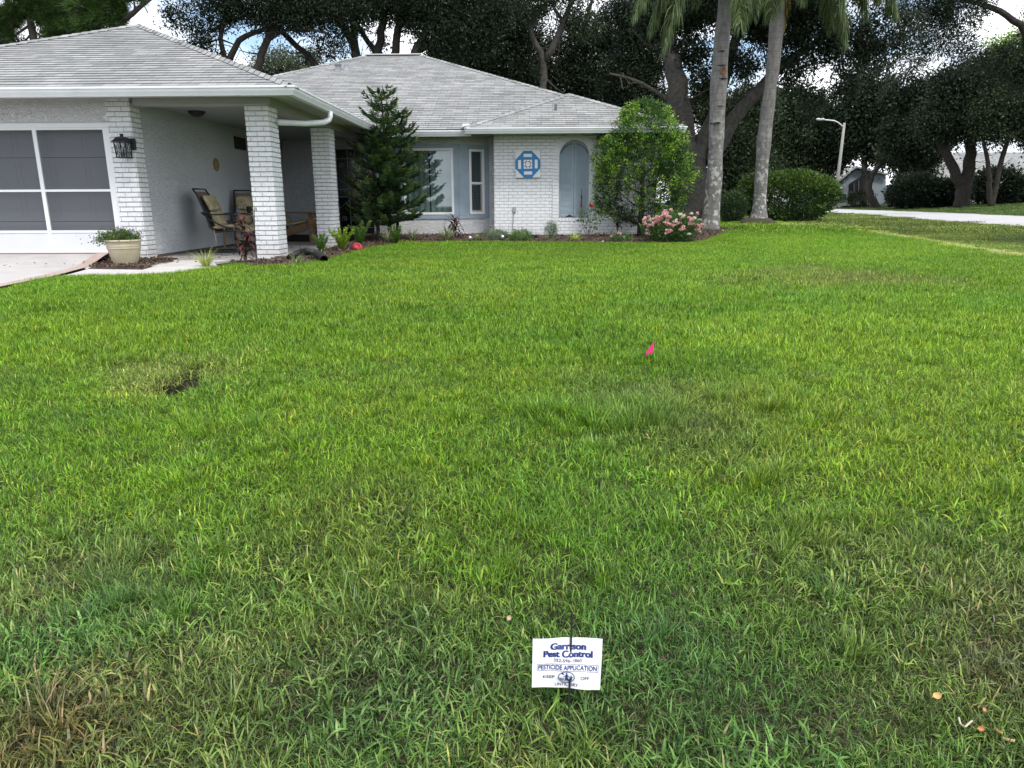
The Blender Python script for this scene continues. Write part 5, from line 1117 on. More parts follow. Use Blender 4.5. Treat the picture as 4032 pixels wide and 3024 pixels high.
def patio_chair(loc, rot, label):
    root = empty('patio_chair', loc, label, 'chair', 'spring patio chairs on the porch'); M = rotz(rot, loc); f = MB(); w_ = .56
    for y in (-w_/2, w_/2):
        f.tube([(-.40, y, 1.02), (-.34, y, .92), (-.24, y, .62), (-.18, y, .40), (-.10, y, .335), (.05, y, .35), (.26, y, .37), (.33, y, .33), (.37, y, .22), (.36, y, .08), (.34, y, .035), (.25, y, .018), (-.30, y, .018), (-.42, y, .018)], .015, 8)
        f.tube([(-.30, y*1.06, .645), (-.12, y*1.12, .615), (.20, y*1.12, .62), (.30, y*1.12, .60), (.335, y*1.1, .54), (.31, y*1.1, .46), (.24, y*1.1, .44), (.19, y*1.1, .48)], .013, 8)
        f.tube([(-.29, y*1.05, .64), (-.15, y*1.08, .52), (.02, y*1.06, .43), (.20, y*1.02, .38)], .013, 8)
    for x, z in ((-.40, 1.02), (-.18, .40), (.26, .37), (-.42, .018), (.25, .018)): f.tube([(x, -w_/2, z), (x, w_/2, z)], .013, 8)
    f.xf(M); f.build('frame', M_IRON, root, True)
    s_ = MB(); s_.add([(-.375, -w_/2+.02, .98), (-.375, w_/2-.02, .98), (-.20, w_/2-.02, .45), (-.20, -w_/2+.02, .45), (.26, w_/2-.02, .36), (.26, -w_/2+.02, .36), (-.12, w_/2-.02, .345), (-.12, -w_/2+.02, .345)], [[0, 1, 2, 3], [3, 2, 6, 7], [7, 6, 4, 5]]); s_.xf(M); s_.build('sling', mat('taupe_mesh_sling', (.16, .13, .11), .8), root)
    c = MB(); slab_cushion(c, [(-.30, .90), (-.21, .66)][::-1] if False else [(-.19, .66), (-.30, .90)][::-1], w_-.06, .085); slab_cushion(c, [(-.205, .645), (-.135, .42)], w_-.06, .09); c.xf(M); c.build('back_cushion', M_CUSH, root, True)
    c = MB(); slab_cushion(c, [(-.16, .365), (.22, .385), (.36, .30)], w_-.05, .085); c.xf(M); c.build('seat_cushion', M_CUSH, root, True)
    r_ = MB(); r_.tube([(-.12, -w_/2-.01, .37), (-.115, -w_/2-.015, .27), (-.105, -w_/2-.01, .17)], .005, 5); r_.xf(M); r_.build('cushion_tie', mat('cream_ribbon', (.55, .52, .44), .8), root); r_ = MB(); r_.tube([(.04, -w_/2-.01, .42), (.045, -w_/2-.012, .36)], .004, 5); r_.xf(M); r_.build('cushion_tie', MATS['cream_ribbon'], root)
    return root
patio_chair((-5.04, 12.25, .02), R(4), 'black framed spring patio chair with paisley cushions, nearest on the porch')
patio_chair((-5.20, 13.75, .025), R(-72), 'black framed spring patio chair behind the wooden side table, facing forward')
def side_table():
    B = v(-5.06, 12.98, .022); root = empty('side_table', B, 'small wooden side table between the two patio chairs', 'table'); b = MB(); b.box(-.36, .36, -.24, .24, .60, .625, 0, .008); b.xf(rotz(R(3), B)); b.build('table_top', M_WOOD, root)
    M_TW = mat('golden_wood_leg', (.25, .17, .09), .7, .2, 20)
    for x, y in ((-.30, -.17), (-.18, .17), (.30, -.17), (.34, .17)):
        b = MB(); b.tube([(x, y, .0), (x+.02, y, .2), (x+.03, y, .4), (x, y, .60)], [.016, .018, .018, .016], 6); b.xf(rotz(R(3), B)); b.build('leg', M_TW, root)
    b = MB(); q_ = B+v(-.02, -.1, .626); b.lathe([(.030, 0), (.033, .055), (.030, .055), (.028, .004)], q_, 16); tag(b.build('candle_jar', mat('blue_label_jar', (.15, .25, .40), .3, .6, 40), None), 'small blue and white jar on the side table', 'jar')
    b = MB(); q_ = B+v(.16, -.06, .626); b.lathe([(.036, 0), (.050, .10), (.054, .10), (.054, .112), (.046, .112), (.034, .01)], q_, 16); tag(b.build('plant_pot', M_DARK, None), 'black plastic plant pot on the side table', 'pot')
side_table()
def adirondack():
    B = v(-4.72, 15.2, .03); root = empty('wooden_armchair', B, 'low slatted wooden armchair with paisley cushion between the two columns', 'chair'); M = rotz(R(6), B); W2 = mat('brown_stained_wood', (.20, .13, .075), .8, .25, 12, .3, 50)
    for y in (-.30, .30):
        b = MB(); b.box(.22, .31, y-.02, y+.02, 0, .575); b.xf(M); b.build('leg', W2, root)
        b = MB(); b.beam((-.55, y*.88, .10), (.38, y*.88, .40), .025, .13); b.xf(M); b.build('side_rail', W2, root)
        b = MB(); b.box(-.45, .42, y*1.1-.06, y*1.1+.06, .575, .60, 0, .005); b.xf(M); b.build('armrest', W2, root)
    b = MB()
    for i in range(6): t = i/6; b.box(-.30+t*.62, -.22+t*.62, -.27, .27, .245+t*.165, .265+t*.165)
    b.xf(M); b.build('seat', W2, root)
    b = MB()
    for i in range(5): y = -.24+i*.12; b.beam((-.28, y, .22), (-.62, y*1.1, .98), .10, .02, (1, 0, 0))
    b.xf(M); b.build('backrest', W2, root)
    c = MB(); slab_cushion(c, [(-.24, .30), (.40, .44)], .5, .09); slab_cushion(c, [(-.52, .85), (-.25, .32)], .5, .09); c.xf(M); c.build('cushion', M_CUSH, root, True)
adirondack()

# ================================================================== TREES AND SHRUBS
# round clipped shrub tree before the brick bay
M_HOLLY = leafmat('glossy_shrub_leaf', (.012, .035, .010), (.10, .22, .03), .25, .3, 4, bright=(.30, .48, .05), spec=.5)
def shrubtree():
    B = gd(2520, 932); Y = B[1]; root = empty('clipped_shrub_tree', B, 'rounded dense light green shrub tree standing before the brick bay', 'tree'); s_ = MB()
    cx = B[0]; k_ = Y/FPX; zc = at(2530, 690, Y)[2]
    s_.tube([B-v(0, 0, .1), B+v(.0, 0, .35), B+v(.02, .02, .8), B+v(0, 0, 1.6)], [.075, .062, .058, .03], 10, jit=.06)
    s_.tube([B+v(.26, .05, -.1), B+v(.28, .03, .2), B+v(.36, 0, .45), B+v(.42, .0, .9)], [.035, .03, .025, .015], 8); s_.tube([B+v(.02, 0, .25), B+v(-.3, -.05, .36), B+v(-.62, -.1, .50), B+v(-.75, -.1, .75)], [.03, .022, .016, .008], 7)
    for i in range(14):
        a = i*2.4; r_ = .55+.25*math.sin(i*3.1); z0 = .5+i*.1; s_.tube([B+v(0, 0, z0), B+v(math.cos(a)*r_*.5, math.sin(a)*r_*.5, z0+.12), B+v(math.cos(a)*r_, math.sin(a)*r_, z0+.35)], [.022, .014, .006], 6)
    s_.build('trunk', M_BARK, root, True)
    # silhouette: radius as a function of height, read from the photo
    prof = [(885, 30), (850, 150), (800, 178), (740, 190), (660, 188), (580, 168), (520, 150), (470, 105), (430, 75), (405, 40), (395, 12)]
    zz = np.array([at(2530, p[0], Y)[2] for p in prof]); rr = np.array([p[1]*k_ for p in prof]); n = 3300; Q, T, D = [], [], []
    t = rng.uniform(0, 1, n*4); z = zz[0]+(zz[-1]-zz[0])*t; r_ = np.interp(z, zz, rr); keep_ = rng.uniform(0, rr.max(), n*4) < r_; z, r_ = z[keep_][:n], r_[keep_][:n]; n = len(z)
    a = rng.uniform(0, 2*PI, n); lump = 1+.07*np.cos(a*3+z*5)+.05*np.cos(a*7-z*9); f_ = rng.uniform(.12, 1, n)**.4*lump; xo = at(2530, 690, Y)[0]
    P = np.stack([xo+np.cos(a)*r_*f_, Y+np.sin(a)*r_*f_*.85, z+rng.normal(size=n)*.03], 1); outw = np.stack([np.cos(a), np.sin(a), .7*np.ones(n)], 1)
    hole = (rng.uniform(0, 1, n) < .55)&(z < zz[3]+.1)&(np.abs(np.cos(z*6+a*2)) > .62); P, outw, f2 = P[~hole], outw[~hole], f_[~hole]; n = len(P); per = 15
    off = rng.normal(size=(n, per, 3))*.035; PP = (P[:, None]+off).reshape(-1, 3); DD = np.repeat(outw, per, 0)*.9
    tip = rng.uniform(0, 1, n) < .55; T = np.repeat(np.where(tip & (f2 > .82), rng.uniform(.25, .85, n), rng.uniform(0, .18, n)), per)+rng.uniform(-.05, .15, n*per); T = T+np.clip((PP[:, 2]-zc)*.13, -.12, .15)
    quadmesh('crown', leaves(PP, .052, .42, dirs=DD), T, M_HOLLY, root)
shrubtree()

# Norfolk Island pine
M_NPINE = leafmat('deep_green_needle', (.006, .024, .007), (.036, .10, .018), .10, .5, 3, bright=(.10, .14, .025))
def norfolk():
    B = v(-2.62, 15.25, .045); B[0] = at(1535, 900, 15.25)[0]; root = empty('norfolk_pine', B, 'tall dark green tiered conifer in front of the house beside the front window', 'conifer'); s_ = MB(); Q, T = [], []
    leaders = [(B, at(1502, 372, 15.25), 1.0), (B+v(.12, .05, 0), at(1585, 440, 15.35), .7), (B+v(-.22, -.1, 0), at(1462, 515, 15.0), .85)]
    for li, (b0, tp, sc_) in enumerate(leaders):
        b0 = np.array(b0); H_ = tp[2]-b0[2]; s_.tube([b0-v(0, 0, .1), b0+(tp-b0)*.5, tp], [.05*sc_, .035*sc_, .008], 8); tiers = int(10*sc_)+1
        for ti in range(tiers):
            u = (ti+.5)/tiers; z = .12+.88*u; c_ = b0+(tp-b0)*z; R_ = (.84*sc_*(1-u)**.7+.15) if li == 0 else (.80*sc_*(1-u)**.8+.13)
            if u < .25: R_ *= .85+.6*u
            nb = 6 if u < .8 else 5
            for bi in range(nb):
                a = 2*PI*bi/nb+ti*.55+rng.uniform(-.2, .2); L_ = R_*rng.uniform(.75, 1.15); rise = .05+.75*u**1.5+rng.uniform(-.08, .1); h = np.array([math.cos(a), math.sin(a), 0]); s2 = np.array([-h[1], h[0], 0])
                tt = np.linspace(0, 1, 13); path = c_+h*(tt*L_)[:, None]+np.outer(rise*L_*tt+.22*L_*(tt**2)-.10*L_*np.sin(tt*PI)*(1-u), [0, 0, 1]); s_.tube(path[::3], [.011*sc_, .009, .007, .005, .003], 5)
                m_ = int(L_/.0125); k_ = rng.uniform(.08, 1, m_); pb = np.stack([np.interp(k_, tt, path[:, i]) for i in range(3)], 1); sd_ = np.where(rng.uniform(0, 1, m_) < .5, -1, 1)[:, None]
                bl = (.17*np.sin(PI*np.clip(k_*.85+.15, 0, 1))**.6+.02)[:, None]; tint = rng.uniform(0, .5, m_)+.35*(k_ > .75)+.12*u
                dirb = unit(h*.75+s2*sd_*.85+np.stack([np.zeros(m_), np.zeros(m_), rng.uniform(-.15, .45, m_)], 1)+rng.normal(size=(m_, 3))*.08)
                # each branchlet: a curved, needled strip of two crossed blades, drooping at its end
                for cr in range(2):
                    wv = np.cross(dirb, [0, 0, 1.]) if cr == 0 else np.cross(dirb, np.cross(dirb, [0, 0, 1.])); wv = unit(wv)*.011
                    mid = pb+dirb*bl*.55; end = pb+dirb*bl+np.array([0, 0, .25])*bl*(.3+u); Q += [np.stack([pb-wv*.6, pb+wv*.6, mid+wv, mid-wv], 1), np.stack([mid-wv, mid+wv, end+wv*.25, end-wv*.25], 1)]; T += [tint, tint]
                # needles bristling out of the branchlets
                for _ in range(5):
                    kk = rng.uniform(.1, 1, m_)[:, None]; pp_ = pb+dirb*bl*kk; nd = unit(dirb*.8+rng.normal(size=(m_, 3))*.8)*.024; w2 = unit(np.cross(nd, rng.normal(size=(m_, 3))))*.0028; Q.append(np.stack([pp_-w2, pp_+w2, pp_+nd+w2*.3, pp_+nd-w2*.3], 1)); T.append(tint+.08)
    s_.build('trunk', M_BARK, root); Q = np.concatenate(Q); T = np.concatenate(T); quadmesh('foliage', Q, T, M_NPINE, root)
norfolk()

# hedge-like shrubs by the palms
M_HEDGE = leafmat('dark_hedge_leaf', (.008, .024, .008), (.055, .12, .02), .2, .3, 2, bright=(.17, .26, .035), spec=.45)
def hedge(x0, x1, ytop, ybase, label, n, size, px_off=0, group=None, name='hedge_shrub', per=14, m=None, dz=0, depth=.9, square=3.2, Yc=None):
    Bc = gd((x0+x1)/2, ybase, dz)
    if Yc: Bc = at((x0+x1)/2, ybase, Yc); Bc[2] = float(gz(Bc[0], Yc))
    Y = Bc[1]+(0 if Yc else .6*depth); k_ = Y/FPX; rx = (x1-x0)/2*k_; zt = at(0, ytop, Y)[2]; zb_ = Bc[2]+.06; c_ = v(at((x0+x1)/2, ybase, Y)[0], Y, (zt+zb_)/2); root = empty(name, v(c_[0], c_[1], Bc[2]), label, 'shrub', group)
    d = unit(rng.normal(size=(n, 3))); d = d/ (np.abs(d)**square).sum(1, keepdims=True)**(1/square); f_ = rng.uniform(.55, 1, n)[:, None]**.45*(1+.05*np.cos(d[:, :1]*6+d[:, 2:]*5)); P = c_+d*f_*v(rx, depth, (zt-zb_)/2); lo = P[:, 2] < zb_+.35*(zt-zb_); sh = .78+.22*(P[:, 2]-zb_)/(.35*(zt-zb_)); P[lo, 0] = c_[0]+(P[lo, 0]-c_[0])*sh[lo]
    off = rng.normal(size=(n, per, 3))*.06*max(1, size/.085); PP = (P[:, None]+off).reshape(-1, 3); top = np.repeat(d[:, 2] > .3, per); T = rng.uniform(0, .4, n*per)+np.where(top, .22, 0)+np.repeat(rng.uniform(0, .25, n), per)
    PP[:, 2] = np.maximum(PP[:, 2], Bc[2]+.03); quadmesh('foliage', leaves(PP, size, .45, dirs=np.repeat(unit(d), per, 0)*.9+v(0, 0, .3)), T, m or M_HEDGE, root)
    s_ = MB()
    for i in range(9): a = i*2.4; s_.tube([c_*v(1, 1, 0)+v(math.cos(a)*rx*.3, math.sin(a)*.25, Bc[2]-.05), c_*v(1, 1, 0)+v(math.cos(a)*rx*.55, math.sin(a)*.5, (zt+zb_)/2)], [.035, .015], 6)
    s_.build('stem', M_BARK, root)
hedge(2905, 3262, 700, 892, 'large glossy dark green hedge bush behind the second palm trunk', 2500, .088, depth=1.1, Yc=B2_[1]+1.5 if False else 25.2)
hedge(2835, 2925, 775, 885, 'small grey green clipped bush between the two palm trunks', 620, .055, Yc=24.0, m=leafmat('grey_hedge_leaf', (.012, .032, .012), (.07, .12, .035), .2, .4, 2), depth=.6, square=2.4)

# palms
def palmmat():
    m = bpy.data.materials.new('ringed_palm_bark'); m.use_nodes = True; n = m.node_tree; p = n.nodes['Principled BSDF']; l = n.links.new
    g = n.nodes.new('ShaderNodeNewGeometry'); s = n.nodes.new('ShaderNodeSeparateXYZ'); l(g.outputs['Position'], s.inputs[0])
    d = n.nodes.new('ShaderNodeTexNoise'); d.inputs['Scale'].default_value = 2.2; l(g.outputs['Position'], d.inputs[0]); a = n.nodes.new('ShaderNodeMath'); a.operation = 'MULTIPLY_ADD'; a.inputs[1].default_value = .10; l(d.outputs[0], a.inputs[0]); l(s.outputs[2], a.inputs[2])
    w_ = n.nodes.new('ShaderNodeMath'); w_.operation = 'MULTIPLY'; w_.inputs[1].default_value = 6.2; l(a.outputs[0], w_.inputs[0]); f = n.nodes.new('ShaderNodeMath'); f.operation = 'FRACT'; l(w_.outputs[0], f.inputs[0])
    r = n.nodes.new('ShaderNodeValToRGB'); e = r.color_ramp.elements; e[0].position = 0; e[0].color = (.24, .235, .225, 1); e[1].position = 1; e[1].color = (.17, .165, .155, 1); x = e.new(.10); x.color = (.15, .145, .135, 1); x = e.new(.5); x.color = (.19, .18, .17, 1); l(f.outputs[0], r.inputs[0])
    mp_ = n.nodes.new('ShaderNodeMapping'); mp_.inputs['Scale'].default_value = (5, 5, 2.2); l(g.outputs['Position'], mp_.inputs[0]); nn = n.nodes.new('ShaderNodeTexNoise'); nn.inputs['Scale'].default_value = 2.5; nn.inputs['Detail'].default_value = 7; l(mp_.outputs[0], nn.inputs[0])
    r2 = n.nodes.new('ShaderNodeValToRGB'); r2.color_ramp.elements[0].position = .3; r2.color_ramp.elements[0].color = (.6, .59, .58, 1); r2.color_ramp.elements[1].position = .65; r2.color_ramp.elements[1].color = (1.05, 1.05, 1.05, 1); l(nn.outputs[0], r2.inputs[0])
    mu = n.nodes.new('ShaderNodeMix'); mu.data_type = 'RGBA'; mu.blend_type = 'MULTIPLY'; mu.inputs[0].default_value = 1; l(r.outputs[0], mu.inputs[6]); l(r2.outputs[0], mu.inputs[7])
    # pale lichen low on the trunk
    n3 = n.nodes.new('ShaderNodeTexNoise'); n3.inputs['Scale'].default_value = 9; n3.inputs['Detail'].default_value = 8; l(g.outputs['Position'], n3.inputs[0]); r3 = n.nodes.new('ShaderNodeValToRGB'); r3.color_ramp.elements[0].position = .52; r3.color_ramp.elements[1].position = .60; l(n3.outputs[0], r3.inputs[0])
    mz = n.nodes.new('ShaderNodeMapRange'); mz.inputs['From Min'].default_value = 3.2; mz.inputs['From Max'].default_value = 1.0; l(s.outputs[2], mz.inputs[0]); mm = n.nodes.new('ShaderNodeMath'); mm.operation = 'MULTIPLY'; l(r3.outputs[0], mm.inputs[0]); l(mz.outputs[0], mm.inputs[1])
    m2 = n.nodes.new('ShaderNodeMix'); m2.data_type = 'RGBA'; l(mm.outputs[0], m2.inputs[0]); l(mu.outputs[2], m2.inputs[6]); m2.inputs[7].default_value = (.42, .43, .40, 1); l(m2.outputs[2], p.inputs['Base Color']); p.inputs['Roughness'].default_value = .95
    b = n.nodes.new('ShaderNodeBump'); b.inputs['Distance'].default_value = .02; b.inputs['Strength'].default_value = .7; l(mu.outputs[2], b.inputs['Height']); l(b.outputs[0], p.inputs['Normal']); return m
M_PALM = palmmat(); M_FROND = leafmat('palm_leaflet', (.05, .09, .035), (.20, .27, .09), .35, .4, 1.2); M_FRONDY = leafmat('yellowing_palm_leaflet', (.16, .14, .03), (.45, .34, .06), .35, .4, 2)
def frond(C0, tip, sag, L_, n, Q, T, hang=.75, tn=0.):
    """feather frond from crown C0 to tip; leaflets hang"""
    C0 = np.array(C0); tip = np.array(tip); t = np.linspace(0, 1, 24); path = C0+(tip-C0)*t[:, None]; path[:, 2] += sag*np.sin(t*PI)**.8*(1-.35*t)
    u = rng.uniform(.12, 1, n); pb = np.stack([np.interp(u, t, path[:, i]) for i in range(3)], 1); tg = unit(np.stack([np.interp(u, t, np.gradient(path[:, i])) for i in range(3)], 1)); sd_ = unit(np.cross(tg, [0, 0, 1.]))*np.where(rng.uniform(0, 1, n) < .5, -1, 1)[:, None]
    ln = (L_*np.sin(PI*np.clip(u*.8+.18, 0, 1))**.5*rng.uniform(.75, 1.15, n))[:, None]; d0 = unit(sd_*.8+tg*.5+rng.normal(size=(n, 3))*.25); down = np.array([0, 0, -1.]); wv = unit(np.cross(d0, rng.normal(size=(n, 3))))*.011; tint = rng.uniform(0, .7, n)+tn; p = pb; k_ = 4
    for j in range(k_):
        w_ = min(1, hang*(j+.6)/k_*1.35); q_ = p+unit(d0*(1-w_)+down*w_+tg*.12)*ln/k_; a, c_ = (1-(j/k_)**2)*wv+wv*.1, (1-((j+1)/k_)**2)*wv+wv*.1; Q.append(np.stack([p-a, p+a, q_+c_, q_-c_], 1)); T.append(tint); p = q_
    return path
def palm(px, pyb, topx, r0, label, crown_z, fr, seedn, base_r=1.5, yellow=()):
    B = gd(px, pyb, 0); Y = B[1]; T0 = at(topx, 0, Y); d = (T0-B)/(T0[2]-B[2]); zz = np.linspace(0, crown_z, 40); rr = r0*(1+.06*np.sin(zz*2.3+seedn)+.04*np.sin(zz*6.1))*(1+(base_r-1)*np.exp(-zz/.22)); rr *= 1-.10*zz/crown_z
    root = empty('queen_palm', B, label, 'palm tree', 'queen palms on the lawn'); s_ = MB(); P = [B+d*z+v(.03*math.sin(z*1.2+seedn), 0, -.08) for z in zz]; s_.tube(P, rr, 20, jit=.015); s_.build('trunk', M_PALM, root, True)
    C0 = P[-1]; Q, T = [], []; QY, TY = [], []; rach = MB()
    for i, f_ in enumerate(fr):
        tx, tz, dy, sag, L_ = f_; tipp = (at(tx, tz, Y+dy) if abs(tx) > 50 else C0+v(tx, dy, tz)); qq, t_ = (QY, TY) if i in yellow else (Q, T); pa = frond(C0, tipp, sag, L_*1.25, 1000, qq, t_); rach.tube(pa[::3], np.linspace(.028, .006, 8), 6)
    rach.build('frond_ribs', mat('frond_rib', (.16, .18, .07), .6), root); fo = quadmesh('fronds', np.concatenate(Q), np.concatenate(T), M_FROND, root)
    if QY: quadmesh('yellowed_fronds', np.concatenate(QY), np.concatenate(TY), M_FRONDY, root)
    return root, B, Y
# fronds given as tip offset (x, z, y), sag and leaflet length in metres
r1, B1_, Y1_ = palm(2792, 908, 2858, .185, 'nearer grey ringed palm trunk with bark scars, beside the pink roses', 7.4,
    [(2612, 200, -.3, 1.1, .75), (2560, 120, .5, 1.2, .8), (2500, 60, -.2, 1.2, .8), (2915, 110, -.8, 1.0, .75), (2965, 60, .4, 1.1, .75), (2740, 10, .7, 1.0, .7), (-2.8, .2, .3, .9, .8), (2.8, .3, -.2, .9, .8), (.3, .6, -2.8, 1.0, .8), (-.3, .8, 2.8, 1.0, .8), (2.0, 1.6, 1.5, .6, .7), (-1.8, 1.8, -1.2, .6, .7)], 0.)
r2, B2_, Y2_ = palm(2982, 884, 3064, .19, 'farther pale grey palm trunk standing before the large hedge bush', 8.9,
    [(3035, 70, -.7, 1.0, .85), (2990, 20, .3, 1.1, .8), (3330, 170, -.2, 1.4, .95), (3275, 110, .6, 1.4, .9), (3410, 60, .4, 1.4, .9), (3530, 60, -.2, 1.4, .95), (3460, 0, .5, 1.3, .9), (-2.0, .6, -2., .9, .8), (.4, .8, 2.8, 1., .8), (2.6, 1.4, 1.6, .7, .8), (3078, 110, .12, 1.0, .6), (3160, 0, -.5, 1.2, .9)], 2., 1.8, yellow=(10,))
# bark scars on the first palm: flat rough wounds set into the trunk
for px, py, w_, h_ in ((2840, 285, 26, 38), (2835, 262, 44, 5), (2840, 315, 30, 7), (2812, 488, 38, 7), (2830, 208, 34, 6), (2830, 422, 36, 4)):
    t = np.linspace(0, 2*PI, 12, endpoint=False); cpt = at(px, py, Y1_); rx, rz_ = w_/2*Y1_/FPX, h_/2*Y1_/FPX; cx = at(px, py, Y1_)[0]; tx = (at(2858, 0, Y1_)-B1_)/(at(2858, 0, Y1_)[2]-B1_[2])*(cpt[2]-B1_[2])+B1_; vs = []
    for a in t:
        x_ = cpt[0]+math.cos(a)*rx*random.uniform(.7, 1.1); z_ = cpt[2]+math.sin(a)*rz_*random.uniform(.6, 1.15); dx = min(.98, abs(x_-tx[0])/.19); vs.append((x_, Y1_-.196*math.sqrt(1-dx*dx)-.006, z_))
    b = MB(); b.poly(vs); b.build('bark_scar', mat('raw_orange_wood', (.15, .075, .04), .95, .6, 25) if h_ > 20 else mat('torn_black_bark', (.025, .02, .018), 1.), r1)
b = MB(); b.lathe([(.42, -.05), (.40, .08), (.30, .17), (.2, .2)], B2_, 20, sx=1.25); b.build('root_mound', mat('fibrous_palm_roots', (.06, .048, .036), 1., .4, 30, 1., 50), r2)

# live oaks: limbs measured in the photo at each tree's own distance, crowns of separate leaf clumps
M_OAK = leafmat('dark_oak_leaf', (.008, .016, .009), (.032, .05, .024), .2, .45, .6, spec=.2); M_OAKM = leafmat('mid_oak_leaf', (.012, .024, .011), (.055, .08, .034), .22, .45, .6, spec=.2); M_OAKL = leafmat('grey_green_oak_leaf', (.03, .045, .025), (.12, .15, .075), .25, .45, .5); M_LIME = leafmat('lime_leaf', (.10, .20, .02), (.32, .50, .05), .4, .4, .8)
def oak(base, Y, limbs, blobs, label, leaf=.13, m=None, bark=None, trunk_r=.3, twigs=True, group='live oaks behind the house', name='live_oak', cat='oak tree', dens=1.0, asp=.42):
    """base (px, py); limbs: [(pixel points, r0, r1)]; blobs: (px, py, rx, ry, n clumps[, dy])"""
    bx_, by_ = base; B = at(bx_, by_, Y); B[2] = float(gz(B[0], Y)); root = empty(name, B, label, cat, group); s_ = MB(); k_ = Y/FPX
    for pts, ra, rb in limbs:
        P = [];
        for i, p in enumerate(pts):
            if p == 'base': P.append(B+v(0, 0, -.1))
            else: dy = p[2] if len(p) > 2 else 0; P.append(at(p[0], p[1], Y+dy))
        P = np.array(P); d = np.r_[0, np.cumsum(np.linalg.norm(np.diff(P, axis=0), axis=1))]; t = np.linspace(0, d[-1], max(8, int(d[-1]/.35)))
        # Catmull-like smoothing
        X_ = np.stack([np.interp(t, d, P[:, i]) for i in range(3)], 1)
        for _ in range(3): X_[1:-1] = (X_[:-2]+2*X_[1:-1]+X_[2:])/4
        X_[1:-1] += rng.normal(size=(len(X_)-2, 3))*ra*.10; s_.tube(X_, np.linspace(ra, rb, len(X_)), 10, jit=.05)
        if twigs:
            for _ in range(int(d[-1]*1.6)):
                i = rng.integers(len(X_)//3, len(X_)); dd = unit(rng.normal(size=3)+v(0, 0, .3)); l_ = rng.uniform(.5, 1.7); p0 = X_[i]; s_.tube([p0, p0+dd*l_*.5+rng.normal(size=3)*.1, p0+dd*l_+v(0, 0, .15)], [min(rb*.7, .04), .02, .008], 5)
    s_.build('trunk', bark or M_BARK, root, True); PP, DD, TT = [], [], []
    for bl in blobs:
        px, py, rx, ry, n = bl[:5]; dy = bl[5] if len(bl) > 5 else 0; c_ = at(px, py, Y+dy); P, D, T = blobpts(c_, (rx*k_, max(rx, ry)*k_*.6, ry*k_), int(n*dens*1.7), 34, .38*Y/33, .25); PP.append(P); DD.append(D); TT.append(T)
    PP, DD, TT = np.concatenate(PP), np.concatenate(DD), np.concatenate(TT); ok = PP[:, 2] > B[2]+.4; PP, DD, TT = PP[ok], DD[ok], TT[ok]
    quadmesh('crown', leaves(PP, leaf*.98*max(1, Y/36), asp, dirs=DD*.3+v(0, 0, -.25)), TT, m or M_OAK, root); return root
# left pair over the porch roof
oak((900, 800), 30, [(['base', (899, 260), (851, 139), (892, 89), (886, 20), (900, -120)], .17, .06), ([(899, 255), (911, 184), (975, 127), (1063, 114)], .13, .07), (['base', (985, 310), (1000, 288), (1038, 215), (1040, 158), (1089, 108), (1150, 20), (1180, -150)], .22, .10), ([(1040, 165), (1150, 100), (1280, 130)], .08, .04)],
    [(700, 60, 50, 55, 26), (850, 40, 90, 60, 55), (800, 130, 60, 45, 22), (1000, 20, 140, 70, 130), (1120, 60, 110, 60, 90), (840, 210, 40, 25, 7), (960, -120, 300, 90, 200), (1200, 0, 90, 60, 60), (780, 175, 45, 30, 8)], 'left live oak, its leaning dark limbs crossing above the porch roof', .12)
oak((1300, 800), 31, [(['base', (1272, 262), (1165, 184), (1101, 101), (987, 44), (918, 70), (829, 123)], .21, .06), ([(1272, 300), (1310, 320), 'base'][::-1], .25, .2), ([(1101, 101), (1060, 30), (1040, -80)], .12, .06)],
    [(1180, 60, 90, 50, 50), (1300, 120, 70, 60, 26), (1320, 190, 60, 45, 16), (1240, 210, 45, 20, 8), (1080, -40, 160, 60, 90), (1390, 60, 80, 60, 45), (1260, 40, 100, 60, 60)], 'live oak whose long thin limb slants down left to the main roof', .12)
oak((1420, 800), 32, [(['base', (1414, 240), (1385, 150), (1398, 40), (1380, -120)], .28, .14), ([(1385, 160), (1340, 80), (1270, 30), (1230, -60)], .17, .08), (['base', (1490, 225), (1500, 110), (1525, 0), (1530, -150)], .25, .13), ([(1488, 218), (1440, 150), (1400, 95), (1360, 10)], .13, .07), (['base', (1553, 225), (1568, 110), (1590, 0), (1610, -150)], .22, .13)],
    [(1400, 10, 130, 60, 110), (1550, 20, 140, 60, 120), (1500, 170, 35, 40, 8), (1440, -120, 320, 90, 220), (1640, 60, 100, 70, 80), (1300, -10, 90, 50, 50)], 'three trunked live oak rising just behind the main roof ridge', .12)
oak((1620, 800), 31.5, [(['base', (1616, 235), (1680, 120), (1740, 50), (1850, -20), (1950, -120)], .33, .12), ([(1690, 110), (1700, 0), (1690, -140)], .2, .1), ([(1640, 200), (1750, 155), (1850, 110), (1940, 80)], .13, .05)],
    [(1740, 90, 110, 70, 120), (1850, 120, 120, 80, 150), (1760, 180, 110, 50, 80), (1700, -60, 200, 90, 160), (1900, 30, 120, 80, 130), (1640, 20, 90, 50, 50)], 'thick live oak forking wide to the right behind the roof ridge', .12)
# lower crown seen through the gap at the left, farther away
oak((1120, 800), 46, [(['base', (1110, 320), (1100, 230)], .25, .1)], [(1120, 262, 130, 52, 130), (1040, 290, 60, 35, 30), (1200, 290, 60, 25, 24), (1230, 225, 40, 30, 10)], 'lower grey green oak crown seen between the left limbs above the roof', .13, M_OAKL)
